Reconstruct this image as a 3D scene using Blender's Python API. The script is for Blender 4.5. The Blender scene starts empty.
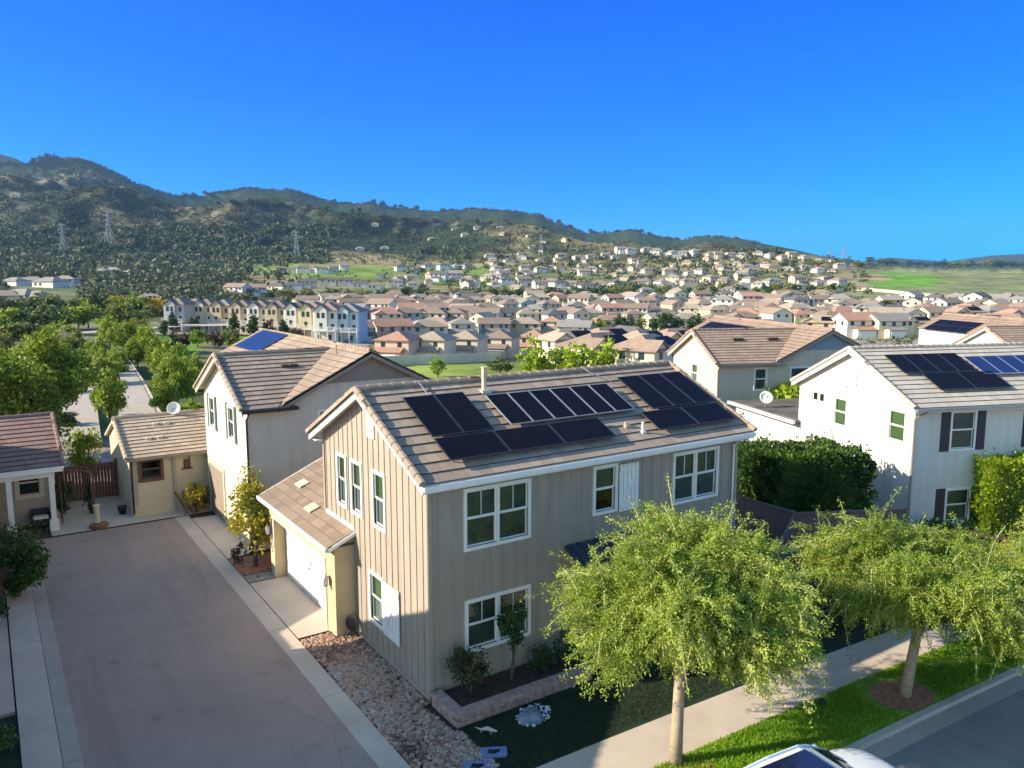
import bpy, math, random
import numpy as np
from mathutils import Vector, Matrix
from mathutils.geometry import tessellate_polygon
R = math.radians
random.seed(7); np.random.seed(7)
S = bpy.context.scene
COL = S.collection
# ---------------------------------------------------------------- camera, world, sun, exposure
FPX = 789.3; VH = 108.7; YAW = 33.925; CAMH = 12.0
PITCH = math.atan(VH / FPX)
cam = bpy.data.cameras.new('camera'); camo = bpy.data.objects.new('camera', cam); COL.objects.link(camo)
cam.sensor_width = 36; cam.lens = 36 * FPX / 1024; cam.clip_start = 0.3; cam.clip_end = 30000
camo.location = (0, 0, CAMH); camo.rotation_euler = (math.pi / 2 - PITCH, 0, -R(YAW))
S.camera = camo
SUN_EL = 27.0; SUN_AZ = (-math.cos(R(23)), math.sin(R(23)))     # horizontal direction towards the sun
W = bpy.data.worlds.new('World'); S.world = W; W.use_nodes = True
nt = W.node_tree; bg = nt.nodes['Background']
sky = nt.nodes.new('ShaderNodeTexSky'); sky.sky_type = 'NISHITA'; sky.sun_disc = False
sky.sun_elevation = R(SUN_EL); sky.sun_rotation = math.atan2(SUN_AZ[0], SUN_AZ[1])
sky.altitude = 200; sky.air_density = 1.0; sky.dust_density = 0.25; sky.ozone_density = 3.0
HAZE = 0.00006
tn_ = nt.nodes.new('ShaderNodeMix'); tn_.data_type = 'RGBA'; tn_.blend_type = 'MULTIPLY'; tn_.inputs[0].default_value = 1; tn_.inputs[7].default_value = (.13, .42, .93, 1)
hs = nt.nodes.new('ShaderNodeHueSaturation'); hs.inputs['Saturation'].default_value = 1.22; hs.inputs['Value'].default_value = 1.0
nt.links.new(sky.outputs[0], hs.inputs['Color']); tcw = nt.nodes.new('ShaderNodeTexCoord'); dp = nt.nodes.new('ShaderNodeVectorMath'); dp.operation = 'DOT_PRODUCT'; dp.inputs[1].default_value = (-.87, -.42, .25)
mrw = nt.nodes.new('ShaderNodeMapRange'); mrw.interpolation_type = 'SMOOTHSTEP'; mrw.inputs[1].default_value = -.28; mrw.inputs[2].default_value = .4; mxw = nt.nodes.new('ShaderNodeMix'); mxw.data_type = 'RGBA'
mxw.inputs[6].default_value = (.0, .20, .60, 1); mxw.inputs[7].default_value = (1.2, .92, .70, 1)      # deep blue ahead; warm tint added behind the camera and overhead as extra fill
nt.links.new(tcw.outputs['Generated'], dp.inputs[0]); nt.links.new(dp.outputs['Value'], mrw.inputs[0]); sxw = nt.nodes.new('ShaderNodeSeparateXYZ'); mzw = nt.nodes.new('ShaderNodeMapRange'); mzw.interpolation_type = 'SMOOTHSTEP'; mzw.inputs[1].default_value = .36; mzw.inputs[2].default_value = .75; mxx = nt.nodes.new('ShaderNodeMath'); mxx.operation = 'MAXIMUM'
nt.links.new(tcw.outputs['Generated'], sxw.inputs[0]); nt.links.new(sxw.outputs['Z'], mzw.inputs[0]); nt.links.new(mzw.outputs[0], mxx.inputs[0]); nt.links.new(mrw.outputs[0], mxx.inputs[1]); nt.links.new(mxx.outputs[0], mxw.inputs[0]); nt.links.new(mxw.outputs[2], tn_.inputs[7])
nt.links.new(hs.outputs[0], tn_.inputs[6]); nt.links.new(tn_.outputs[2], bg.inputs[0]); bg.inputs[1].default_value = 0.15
sl = bpy.data.lights.new('sun', 'SUN'); sl.energy = 3.5; sl.angle = R(0.5); sl.color = (1.0, 0.88, 0.68)
so = bpy.data.objects.new('sun', sl); COL.objects.link(so)
sd = Vector((SUN_AZ[0] * math.cos(R(SUN_EL)), SUN_AZ[1] * math.cos(R(SUN_EL)), math.sin(R(SUN_EL))))
so.rotation_euler = sd.to_track_quat('Z', 'Y').to_euler(); so.location = (-30, 10, 40)
S.view_settings.view_transform = 'Standard'; S.view_settings.look = 'None'; S.view_settings.exposure = 1.5; S.view_settings.gamma = 1
S.render.engine = 'CYCLES'

# ---------------------------------------------------------------- geometry of the view, to survey positions on the terrain
_fw = np.array([math.sin(R(YAW)) * math.cos(PITCH), math.cos(R(YAW)) * math.cos(PITCH), -math.sin(PITCH)])
_rt = np.array([math.cos(R(YAW)), -math.sin(R(YAW)), 0.0]); _up = np.cross(_rt, _fw)
def ray(u, v): return _fw * FPX + _rt * (u - 512) - _up * (v - 384)
def at(u, v, d):
    r = ray(u, v); return np.array([0, 0, CAMH]) + r * d / math.hypot(r[0], r[1])

# ---------------------------------------------------------------- naming helpers
def tag(o, label=None, cat=None, group=None, kind=None):
    if label: o['label'] = label
    if cat: o['category'] = cat
    if group: o['group'] = group
    if kind: o['kind'] = kind
    return o
def root(name, label, cat, loc=(0, 0, 0), rz=0, group=None):
    o = bpy.data.objects.new(name, None); COL.objects.link(o); o.location = loc; o.rotation_euler = (0, 0, rz)
    o.empty_display_size = 0.3
    return tag(o, label, cat, group)
OFF = {}                      # roots whose parts are written in world coordinates
def wroot(name, label, cat, loc, group=None):
    o = root(name, label, cat, loc, 0, group); OFF[o.name] = Vector(loc); return o
def copy_tree(o, parent=None):
    c = o.copy(); COL.objects.link(c)
    if parent is not None: c.parent = parent
    for ch in [x for x in o.children]: copy_tree(ch, c)
    return c
def link_mesh(name, me, parent=None):
    o = bpy.data.objects.new(name, me); COL.objects.link(o)
    if parent is not None: o.parent = parent
    return o

# ---------------------------------------------------------------- mesh builder
class MB:
    def __init__(s): s.v = []; s.f = []; s.m = []; s.uv = []; s.has = False
    def face(s, pts, m=0, uv=None):
        n = len(s.v); s.v += [tuple(p) for p in pts]; s.f.append(tuple(range(n, n + len(pts)))); s.m.append(m)
        if uv: s.has = True
        s.uv.append(uv)
    def hexa(s, p, m=0):      # p: 8 points, bottom 4 ccw, top 4 ccw
        n = len(s.v); s.v += [tuple(q) for q in p]
        for f in ((3, 2, 1, 0), (4, 5, 6, 7), (0, 1, 5, 4), (1, 2, 6, 5), (2, 3, 7, 6), (3, 0, 4, 7)):
            s.f.append(tuple(n + i for i in f)); s.m.append(m); s.uv.append(None)
    def box(s, x0, x1, y0, y1, z0, z1, m=0):
        s.hexa([(x0, y0, z0), (x1, y0, z0), (x1, y1, z0), (x0, y1, z0), (x0, y0, z1), (x1, y0, z1), (x1, y1, z1), (x0, y1, z1)], m)
    def bar(s, a, b, w, h, m=0, up=(0, 0, 1)):      # rectangular bar from a to b, centred
        a = Vector(a); b = Vector(b); d = (b - a).normalized(); u = Vector(up)
        x = d.cross(u)
        if x.length < 1e-4: x = d.cross(Vector((0, 1, 0)))
        x.normalize(); y = x.cross(d).normalized(); x *= w / 2; y *= h / 2
        s.hexa([a - x - y, a + x - y, b + x - y, b - x - y, a - x + y, a + x + y, b + x + y, b - x + y], m)
    def tube(s, pts, rs, n=8, m=0, cap=True):
        pts = [Vector(p) for p in pts]
        if not hasattr(rs, '__len__'): rs = [rs] * len(pts)
        base = len(s.v)
        for i, p in enumerate(pts):
            d = (pts[min(i + 1, len(pts) - 1)] - pts[max(i - 1, 0)]).normalized()
            a = d.cross(Vector((0.31, 0.2, 1)) if abs(d.z) < .95 else Vector((1, 0, 0))).normalized(); b = d.cross(a)
            for k in range(n):
                t = 2 * math.pi * k / n; s.v.append(tuple(p + (a * math.cos(t) + b * math.sin(t)) * rs[i]))
        for i in range(len(pts) - 1):
            for k in range(n):
                s.f.append((base + i * n + k, base + i * n + (k + 1) % n, base + (i + 1) * n + (k + 1) % n, base + (i + 1) * n + k)); s.m.append(m); s.uv.append(None)
        if cap:
            s.f.append(tuple(base + k for k in range(n))[::-1]); s.m.append(m); s.uv.append(None)
            s.f.append(tuple(base + (len(pts) - 1) * n + k for k in range(n))); s.m.append(m); s.uv.append(None)
    def lathe(s, c, prof, n=16, m=0, ax=None):       # prof: (r, z) pairs
        base = len(s.v); c = Vector(c); M = Matrix.Identity(3) if ax is None else Vector(ax).to_track_quat('Z', 'Y').to_matrix()
        for r, z in prof:
            for k in range(n):
                t = 2 * math.pi * k / n; s.v.append(tuple(c + M @ Vector((r * math.cos(t), r * math.sin(t), z))))
        for i in range(len(prof) - 1):
            for k in range(n):
                s.f.append((base + i * n + k, base + i * n + (k + 1) % n, base + (i + 1) * n + (k + 1) % n, base + (i + 1) * n + k)); s.m.append(m); s.uv.append(None)
    def poly(s, pts, m=0):   # planar polygon in 3D, any shape
        tri = tessellate_polygon([[Vector(p) for p in pts]]); n = len(s.v); s.v += [tuple(p) for p in pts]
        for t in tri: s.f.append((n + t[0], n + t[1], n + t[2])); s.m.append(m); s.uv.append(None)
    def prism(s, pts, d, m=0):   # extrude planar polygon by vector d
        d = Vector(d); q = [Vector(p) + d for p in pts]; s.poly(pts, m); s.poly(q, m); k = len(pts)
        for i in range(k): s.face([pts[i], pts[(i + 1) % k], q[(i + 1) % k], q[i]], m)
    def build(s, name, mats, parent=None, smooth=False, bevel=0):
        if not isinstance(mats, (list, tuple)): mats = [mats]
        off = None
        p = parent
        while p is not None:
            if p.name in OFF: off = OFF[p.name]; break
            p = p.parent
        v = s.v if off is None else [(a[0] - off.x, a[1] - off.y, a[2] - off.z) for a in s.v]
        me = bpy.data.meshes.new(name); me.from_pydata(v, [], s.f)
        for m in mats: me.materials.append(m)
        me.polygons.foreach_set('material_index', s.m)
        if s.has:
            ul = me.uv_layers.new(name='UVMap'); k = 0
            for f, uv in zip(s.f, s.uv):
                for i in range(len(f)):
                    ul.data[k].uv = uv[i] if uv else (0, 0); k += 1
        if smooth: me.polygons.foreach_set('use_smooth', [True] * len(s.f))
        me.update()
        o = link_mesh(name, me, parent)
        if bevel:
            b = o.modifiers.new('bevel', 'BEVEL'); b.width = bevel; b.segments = 2; b.limit_method = 'ANGLE'
        return o
def np_mesh(name, verts, faces, mats, smooth=False, midx=None):     # verts (n,3), faces (m,k) arrays
    me = bpy.data.meshes.new(name); verts = np.asarray(verts, np.float32); faces = np.asarray(faces, np.int32)
    me.vertices.add(len(verts)); me.vertices.foreach_set('co', verts.ravel())
    k = faces.shape[1]; me.loops.add(faces.size); me.loops.foreach_set('vertex_index', faces.ravel())
    me.polygons.add(len(faces)); me.polygons.foreach_set('loop_start', np.arange(0, faces.size, k, dtype=np.int32))
    me.polygons.foreach_set('loop_total', np.full(len(faces), k, np.int32))
    for m in (mats if isinstance(mats, (list, tuple)) else [mats]): me.materials.append(m)
    if midx is not None: me.polygons.foreach_set('material_index', np.asarray(midx, np.int32))
    me.polygons.foreach_set('use_smooth', np.full(len(faces), smooth, bool))
    me.update(calc_edges=True); return me

# ---------------------------------------------------------------- materials
def mat(name, col, rough=0.8, var=0.12, scale=3.0, bump=0.0, bscale=30.0, metal=0.0, col2=None, spec=0.4, detail=5, coord='Object', streak=0):
    m = bpy.data.materials.new(name); m.use_nodes = True; t = m.node_tree; L = t.links; b = t.nodes['Principled BSDF']
    b.inputs['Roughness'].default_value = rough; b.inputs['Metallic'].default_value = metal; b.inputs['Specular IOR Level'].default_value = spec
    tc = t.nodes.new('ShaderNodeTexCoord')
    n = t.nodes.new('ShaderNodeTexNoise'); n.inputs['Scale'].default_value = scale; n.inputs['Detail'].default_value = detail; n.inputs['Roughness'].default_value = .6
    L.new(tc.outputs[coord], n.inputs['Vector'])
    r = t.nodes.new('ShaderNodeValToRGB'); c = col; c2 = col2
    if c2 is None: c2 = tuple(min(1, x * (1 + var)) for x in c); c = tuple(x * (1 - var) for x in c)
    r.color_ramp.elements[0].color = (*c, 1); r.color_ramp.elements[1].color = (*c2, 1)
    r.color_ramp.elements[0].position = .32; r.color_ramp.elements[1].position = .68
    L.new(n.outputs['Fac'], r.inputs[0]); L.new(r.outputs[0], b.inputs['Base Color'])
    if streak:
        mp = t.nodes.new('ShaderNodeMapping'); mp.inputs['Scale'].default_value = (2.5, 2.5, .22); L.new(tc.outputs[coord], mp.inputs[0])
        n3 = t.nodes.new('ShaderNodeTexNoise'); n3.inputs['Scale'].default_value = 1.4; n3.inputs['Detail'].default_value = 6; L.new(mp.outputs[0], n3.inputs['Vector'])
        m3 = t.nodes.new('ShaderNodeMapRange'); m3.inputs[1].default_value = .35; m3.inputs[2].default_value = .7; m3.inputs[3].default_value = 1; m3.inputs[4].default_value = 1 - streak; L.new(n3.outputs['Fac'], m3.inputs[0])
        x3 = t.nodes.new('ShaderNodeMix'); x3.data_type = 'RGBA'; x3.blend_type = 'MULTIPLY'; x3.inputs[0].default_value = 1; L.new(r.outputs[0], x3.inputs[6]); L.new(m3.outputs[0], x3.inputs[7]); L.new(x3.outputs[2], b.inputs['Base Color'])
    if bump:
        n2 = t.nodes.new('ShaderNodeTexNoise'); n2.inputs['Scale'].default_value = bscale; n2.inputs['Detail'].default_value = 4
        L.new(tc.outputs[coord], n2.inputs['Vector'])
        bp = t.nodes.new('ShaderNodeBump'); bp.inputs['Strength'].default_value = bump; bp.inputs['Distance'].default_value = .02
        L.new(n2.outputs['Fac'], bp.inputs['Height']); L.new(bp.outputs[0], b.inputs['Normal'])
    m['out'] = 0
    return m
def road_mat(name, c):
    m = mat(name, c, .9, .10, .35, .6, 60, detail=10); t = m.node_tree; L = t.links; b = t.nodes['Principled BSDF']; tc = t.nodes.new('ShaderNodeTexCoord')
    src = b.inputs['Base Color'].links[0].from_socket
    def layer(src, fac_socket, lo, hi, col, strength):
        mr = t.nodes.new('ShaderNodeMapRange'); mr.inputs[1].default_value = lo; mr.inputs[2].default_value = hi; mr.inputs[3].default_value = 0; mr.inputs[4].default_value = strength; L.new(fac_socket, mr.inputs[0])
        mx = t.nodes.new('ShaderNodeMix'); mx.data_type = 'RGBA'; L.new(mr.outputs[0], mx.inputs[0]); L.new(src, mx.inputs[6]); mx.inputs[7].default_value = (*col, 1); return mx.outputs[2]
    n = t.nodes.new('ShaderNodeTexNoise'); n.inputs['Scale'].default_value = 45; n.inputs['Detail'].default_value = 3; L.new(tc.outputs['Object'], n.inputs['Vector'])
    src = layer(src, n.outputs['Fac'], .50, .75, [x * 1.5 for x in c], .7); src = layer(src, n.outputs['Fac'], .48, .28, [x * .5 for x in c], .6)
    n = t.nodes.new('ShaderNodeTexNoise'); n.inputs['Scale'].default_value = .8; n.inputs['Detail'].default_value = 8; n.inputs['Roughness'].default_value = .7; L.new(tc.outputs['Object'], n.inputs['Vector'])
    src = layer(src, n.outputs['Fac'], .56, .68, [x * .66 for x in c], .55)          # worn darker patches
    mp = t.nodes.new('ShaderNodeMapping'); mp.inputs['Scale'].default_value = (1.1, .07, 1); L.new(tc.outputs['Object'], mp.inputs[0])
    n = t.nodes.new('ShaderNodeTexNoise'); n.inputs['Scale'].default_value = 1.0; n.inputs['Detail'].default_value = 5; L.new(mp.outputs[0], n.inputs['Vector'])
    src = layer(src, n.outputs['Fac'], .52, .66, [x * .78 for x in c], .5)           # wheel tracks along the lane
    nz = t.nodes.new('ShaderNodeTexNoise'); nz.inputs['Scale'].default_value = 1.3; nz.inputs['Detail'].default_value = 6; L.new(tc.outputs['Object'], nz.inputs['Vector'])
    va = t.nodes.new('ShaderNodeMix'); va.data_type = 'RGBA'; va.inputs[0].default_value = .22; L.new(tc.outputs['Object'], va.inputs[6]); L.new(nz.outputs['Color'], va.inputs[7])
    v = t.nodes.new('ShaderNodeTexVoronoi'); v.feature = 'DISTANCE_TO_EDGE'; v.inputs['Scale'].default_value = .16; L.new(va.outputs[2], v.inputs['Vector'])
    src = layer(src, v.outputs['Distance'], .004, .001, [x * .6 for x in c], .4)      # hairline cracks
    v = t.nodes.new('ShaderNodeTexVoronoi'); v.inputs['Scale'].default_value = .42; L.new(tc.outputs['Object'], v.inputs['Vector']); src = layer(src, v.outputs['Distance'], .10, .05, [x * .5 for x in c], .4)    # oil spots
    L.new(src, b.inputs['Base Color']); return m
def tile_mat(name, c1, c2, dirt=(.16, .13, .11)):
    m = bpy.data.materials.new(name); m.use_nodes = True; t = m.node_tree; L = t.links; b = t.nodes['Principled BSDF']
    b.inputs['Roughness'].default_value = .85; b.inputs['Specular IOR Level'].default_value = .25
    tc = t.nodes.new('ShaderNodeTexCoord'); br = t.nodes.new('ShaderNodeTexBrick')
    br.inputs['Scale'].default_value = 1; br.inputs['Brick Width'].default_value = 1; br.inputs['Row Height'].default_value = 1
    br.inputs['Mortar Size'].default_value = .016; br.inputs['Mortar Smooth'].default_value = .6; br.inputs['Bias'].default_value = 0
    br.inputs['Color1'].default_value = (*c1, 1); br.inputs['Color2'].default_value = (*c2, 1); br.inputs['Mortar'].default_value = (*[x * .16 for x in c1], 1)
    L.new(tc.outputs['UV'], br.inputs['Vector'])
    n = t.nodes.new('ShaderNodeTexNoise'); n.inputs['Scale'].default_value = .9; n.inputs['Detail'].default_value = 7; L.new(tc.outputs['Object'], n.inputs['Vector'])
    rr = t.nodes.new('ShaderNodeMapRange'); rr.inputs[1].default_value = .3; rr.inputs[2].default_value = .75; rr.inputs[3].default_value = 0; rr.inputs[4].default_value = .5
    L.new(n.outputs['Fac'], rr.inputs[0])
    mx = t.nodes.new('ShaderNodeMix'); mx.data_type = 'RGBA'; mx.blend_type = 'MIX'
    L.new(rr.outputs[0], mx.inputs[0]); L.new(br.outputs['Color'], mx.inputs[6]); mx.inputs[7].default_value = (*dirt, 1)
    L.new(mx.outputs[2], b.inputs['Base Color'])
    n2 = t.nodes.new('ShaderNodeTexNoise'); n2.inputs['Scale'].default_value = 25; L.new(tc.outputs['Object'], n2.inputs['Vector'])
    bp = t.nodes.new('ShaderNodeBump'); bp.inputs['Strength'].default_value = .3; bp.inputs['Distance'].default_value = .02
    L.new(n2.outputs['Fac'], bp.inputs['Height']); L.new(bp.outputs[0], b.inputs['Normal'])
    return m
def leaf_mat(name, cols, trans=.25, rough=.55):
    m = bpy.data.materials.new(name); m.use_nodes = True; t = m.node_tree; L = t.links; b = t.nodes['Principled BSDF']; out = t.nodes['Material Output']
    b.inputs['Roughness'].default_value = rough; b.inputs['Specular IOR Level'].default_value = .3
    g = t.nodes.new('ShaderNodeNewGeometry'); r = t.nodes.new('ShaderNodeValToRGB')
    e = r.color_ramp.elements; e[0].color = (*cols[0], 1); e[1].color = (*cols[-1], 1)
    for i, c in enumerate(cols[1:-1]): q = e.new((i + 1) / (len(cols) - 1)); q.color = (*c, 1)
    oi = t.nodes.new('ShaderNodeObjectInfo'); n = t.nodes.new('ShaderNodeTexNoise'); n.inputs['Scale'].default_value = .5; n.inputs['Detail'].default_value = 3
    tc = t.nodes.new('ShaderNodeTexCoord'); L.new(tc.outputs['Object'], n.inputs['Vector'])
    ma = t.nodes.new('ShaderNodeMath'); ma.operation = 'MULTIPLY_ADD'; ma.inputs[1].default_value = .55; L.new(g.outputs['Random Per Island'], ma.inputs[0])
    mb = t.nodes.new('ShaderNodeMath'); mb.operation = 'MULTIPLY_ADD'; mb.inputs[1].default_value = 1.6; mb.inputs[2].default_value = -.68; L.new(n.outputs['Fac'], mb.inputs[0])
    mc = t.nodes.new('ShaderNodeMath'); mc.operation = 'MULTIPLY_ADD'; mc.inputs[1].default_value = .25; L.new(oi.outputs['Random'], mc.inputs[0]); L.new(mb.outputs[0], mc.inputs[2])
    L.new(mc.outputs[0], ma.inputs[2]); L.new(ma.outputs[0], r.inputs[0]); L.new(r.outputs[0], b.inputs['Base Color'])
    tr = t.nodes.new('ShaderNodeBsdfTranslucent'); L.new(r.outputs[0], tr.inputs['Color'])
    mx = t.nodes.new('ShaderNodeMixShader'); mx.inputs[0].default_value = trans
    L.new(b.outputs[0], mx.inputs[1]); L.new(tr.outputs[0], mx.inputs[2]); L.new(mx.outputs[0], out.inputs['Surface'])
    return m
def glass_mat(name, tint, dens=1.0):
    m = bpy.data.materials.new(name); m.use_nodes = True; t = m.node_tree; L = t.links; out = t.nodes['Material Output']
    t.nodes.remove(t.nodes['Principled BSDF'])
    tr = t.nodes.new('ShaderNodeBsdfTransparent'); tr.inputs[0].default_value = (*tint, 1)
    gl = t.nodes.new('ShaderNodeBsdfGlossy'); gl.inputs['Roughness'].default_value = .03; gl.inputs[0].default_value = (.9, .95, .95, 1)
    fr = t.nodes.new('ShaderNodeFresnel'); fr.inputs[0].default_value = 1.6
    mx = t.nodes.new('ShaderNodeMixShader'); L.new(fr.outputs[0], mx.inputs[0]); L.new(tr.outputs[0], mx.inputs[1]); L.new(gl.outputs[0], mx.inputs[2])
    L.new(mx.outputs[0], out.inputs['Surface']); return m
def panel_mat(name, col, lines=True):
    m = mat(name, col, rough=.4, var=.08, scale=.7, spec=.05); t = m.node_tree; b = t.nodes['Principled BSDF']; L = t.links
    src = b.inputs['Base Color'].links[0].from_socket; tc = t.nodes.new('ShaderNodeTexCoord'); br = t.nodes.new('ShaderNodeTexBrick'); br.offset = 0
    for k, v in (('Scale', 1), ('Brick Width', .165), ('Row Height', .15), ('Mortar Size', .006), ('Mortar Smooth', .4)): br.inputs[k].default_value = v
    L.new(tc.outputs['Object'], br.inputs['Vector']); L.new(src, br.inputs['Color1']); L.new(src, br.inputs['Color2']); br.inputs['Mortar'].default_value = (*[x * 1.5 + .002 for x in col], 1); L.new(br.outputs['Color'], b.inputs['Base Color'])
    return m
M = {}
M['siding'] = mat('tan_siding_paint', (.365, .31, .245), .75, .06, 1.2, .15, 60, streak=.12)
M['white'] = mat('white_trim_paint', (.78, .76, .70), .5, .04, 2)
M['offwhite'] = mat('offwhite_stucco', (.62, .56, .45), .9, .05, .9, .5, 45, streak=.10)
M['stucco_white'] = mat('white_stucco', (.64, .61, .56), .9, .05, .8, .5, 45, streak=.10)
M['cream'] = mat('cream_stucco', (.60, .50, .33), .9, .06, .9, .5, 45)
M['tanstucco'] = mat('tan_stucco', (.50, .36, .20), .9, .06, .9, .5, 45)
M['garage'] = mat('tan_garage_stucco', (.58, .43, .25), .9, .06, .9, .5, 45)
M['taupe'] = mat('taupe_stucco', (.42, .34, .27), .9, .06, .9, .5, 45)
M['brownlap'] = mat('brown_lap_siding', (.27, .22, .17), .8, .08, 2)
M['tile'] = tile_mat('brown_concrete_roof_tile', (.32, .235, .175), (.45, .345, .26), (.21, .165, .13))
M['tile2'] = tile_mat('rust_brown_roof_tile', (.32, .22, .165), (.41, .295, .225))
M['tile3'] = tile_mat('warm_brown_garage_roof_tile', (.23, .165, .115), (.33, .24, .17))
M['tilefar'] = tile_mat('red_brown_roof_tile', (.26, .15, .12), (.33, .21, .17))
M['deck'] = mat('roof_underlay', (.10, .08, .07), .9)
M['asphalt'] = road_mat('alley_asphalt', (.34, .25, .20))
M['street'] = road_mat('street_asphalt', (.25, .235, .21))
M['concrete'] = mat('pale_concrete', (.50, .42, .34), .9, .10, .7, .3, 50, detail=8)
M['gutter'] = mat('gutter_concrete', (.40, .34, .28), .9, .10, .7, .3, 50, detail=8)
M['bed'] = mat('planter_soil', (.06, .035, .025), .95, .3, 5, .8, 30)
M['mulch'] = mat('bark_mulch', (.34, .15, .075), .95, .4, 6, .9, 40)
M['turf'] = mat('dark_green_turf', (.012, .026, .009), .95, .35, 2.5, .6, 90)
M['lawn'] = mat('sunny_lawn_soil', (.16, .28, .02), .9, .3, 1.5, .6, 90)
M['panelA'] = panel_mat('black_solar_glass', (.007, .007, .013))
M['panelB'] = panel_mat('blue_solar_glass', (.015, .035, .12))
M['panelF'] = mat('solar_frame_metal', (.10, .10, .13), .35, .05, metal=.7)
M['panelL'] = mat('pale_aluminium', (.55, .55, .58), .35, .05, metal=.7)
M['glassG'] = glass_mat('green_tinted_glass', (.27, .38, .25))
M['glassD'] = glass_mat('screened_glass', (.34, .42, .42))
M['glassB'] = glass_mat('blue_grey_glass', (.34, .43, .43))
M['blind'] = mat('white_window_blind', (.72, .72, .66), .6, .03)
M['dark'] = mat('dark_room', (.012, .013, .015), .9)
M['pylon'] = mat('pylon_grey', (.24, .25, .27), .6, .1)
M['metal'] = mat('grey_metal', (.35, .35, .36), .4, .1, metal=.6)
M['black'] = mat('black_metal', (.02, .02, .022), .5, .1)
M['brownfence'] = mat('brown_vinyl_fence', (.15, .11, .105), .7, .08, 2)
M['wood'] = mat('reddish_brown_wood', (.16, .07, .04), .8, .3, 4)
M['rust'] = mat('rusty_brown_wood', (.20, .09, .05), .85, .3, 4)
M['shutter'] = mat('dark_plum_shutter_paint', (.045, .032, .045), .6, .08)
M['shutterG'] = mat('blue_grey_shutter_paint', (.07, .11, .11), .6, .08)
M['navy'] = mat('navy_awning_metal', (.05, .065, .10), .5, .08, metal=.4)
M['bark'] = mat('pale_bark', (.36, .28, .19), .9, .25, 8, .8, 40)
M['barkd'] = mat('dark_bark', (.10, .07, .05), .9, .25, 8, .8, 40)
M['twig'] = mat('pale_twig', (.40, .37, .20), .8, .2, 5)
M['block'] = None
M['taupe2'] = mat('beige_stucco', (.58, .50, .38), .9, .05, .9, .5, 45, streak=.10)
M['blueband'] = mat('blue_grey_lap_siding', (.22, .27, .32), .8, .06, 2)
M['tileC'] = tile_mat('pale_tan_roof_tile', (.46, .35, .25), (.60, .47, .35), (.28, .22, .17))
M['tileG'] = tile_mat('grey_concrete_roof_tile', (.46, .40, .33), (.56, .50, .42), (.28, .25, .22))
M['leafW'] = leaf_mat('weeping_tree_leaf', [(.085, .15, .012), (.19, .28, .028), (.35, .44, .055), (.57, .60, .15)], .4)
M['leafA'] = leaf_mat('avenue_tree_leaf', [(.06, .11, .012), (.14, .21, .018), (.27, .35, .035), (.42, .46, .065)], .4)
M['leafH'] = leaf_mat('hedge_leaf', [(.012, .035, .008), (.035, .075, .012), (.09, .16, .02), (.18, .26, .03)], .2)
M['leafY'] = leaf_mat('lime_hedge_leaf', [(.12, .20, .01), (.27, .38, .02), (.46, .54, .05)], .3)
M['leafO'] = leaf_mat('autumn_leaf', [(.10, .14, .02), (.32, .30, .03), (.62, .44, .03), (.62, .22, .03)], .3)
M['leafR'] = leaf_mat('dark_red_shrub_leaf', [(.02, .05, .015), (.05, .08, .02), (.09, .05, .03), (.30, .02, .03)], .2)
M['leafD'] = leaf_mat('dark_tree_leaf', [(.018, .045, .014), (.04, .08, .02), (.08, .13, .03)], .2)
M['leafB'] = leaf_mat('bush_leaf', [(.02, .05, .012), (.06, .11, .02), (.16, .20, .05), (.30, .30, .12)], .25)
M['leafM'] = leaf_mat('far_tree_leaf', [(.07, .09, .025), (.14, .165, .035), (.24, .26, .05), (.36, .34, .09)], .3)
M['leafP'] = leaf_mat('maroon_leaf', [(.04, .015, .015), (.09, .03, .03), (.06, .07, .02)], .2)
M['grassblade'] = leaf_mat('grass_blade', [(.10, .20, .008), (.20, .36, .015), (.34, .50, .04)], .45)
# ---------------------------------------------------------------- terrain
US = [-900, -400, 0, 100, 200, 300, 400, 520, 640, 770, 900, 1024, 1400, 2000]
DS = [150, 220, 300, 400, 520, 650, 800, 1000, 1300, 1700, 2200]
VT = {0: [342, 327, 313, 302, 293, 285, 277, 268, 255, 236, 205],
 100: [345, 329, 315, 304, 295, 285, 276, 266, 252, 236, 207],
 200: [346, 332, 318, 306, 297, 288, 279, 270, 258, 242, 224],
 300: [347, 333, 320, 308, 298, 286, 275, 266, 256, 243, 224],
 400: [352, 337, 322, 309, 298, 286, 275, 266, 256, 245, 230],
 520: [358, 339, 324, 311, 299, 288, 277, 267, 256, 246, 236],
 640: [360, 340, 325, 312, 300, 289, 278, 267, 256, 251, 248],
 770: [360, 340, 325, 312, 300, 290, 280, 268, 259, 256, 252],
 900: [360, 340, 325, 312, 302, 293, 284, 275, 269, 268, 267],
 1024: [360, 340, 326, 314, 304, 297, 290, 280, 271, 268, 267]}
VT[-900] = VT[-400] = VT[0]; VT[1400] = VT[2000] = VT[1024]
SKY = [(-900, 190), (-300, 165), (0, 172), (20, 171), (40, 170), (55, 166), (85, 162), (100, 166), (115, 173), (140, 186), (165, 196), (185, 202), (205, 202), (225, 199), (250, 195), (275, 194), (290, 196), (315, 201), (340, 207), (370, 208), (400, 212), (440, 214), (480, 215), (510, 216), (540, 222), (565, 230), (585, 237), (610, 238), (628, 236), (645, 240), (660, 243), (680, 243), (700, 239), (715, 237), (735, 239), (760, 244), (790, 249), (820, 256), (850, 260), (880, 265), (920, 267), (1024, 268), (1400, 268), (2000, 268)]
FAR = [(-900, 300), (-100, 158), (0, 160), (12, 163), (30, 169), (50, 185), (80, 230), (200, 260), (700, 262), (860, 262), (890, 258), (920, 260), (945, 262), (965, 259), (990, 256), (1024, 254), (1100, 252), (1300, 256), (2000, 256)]
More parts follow.
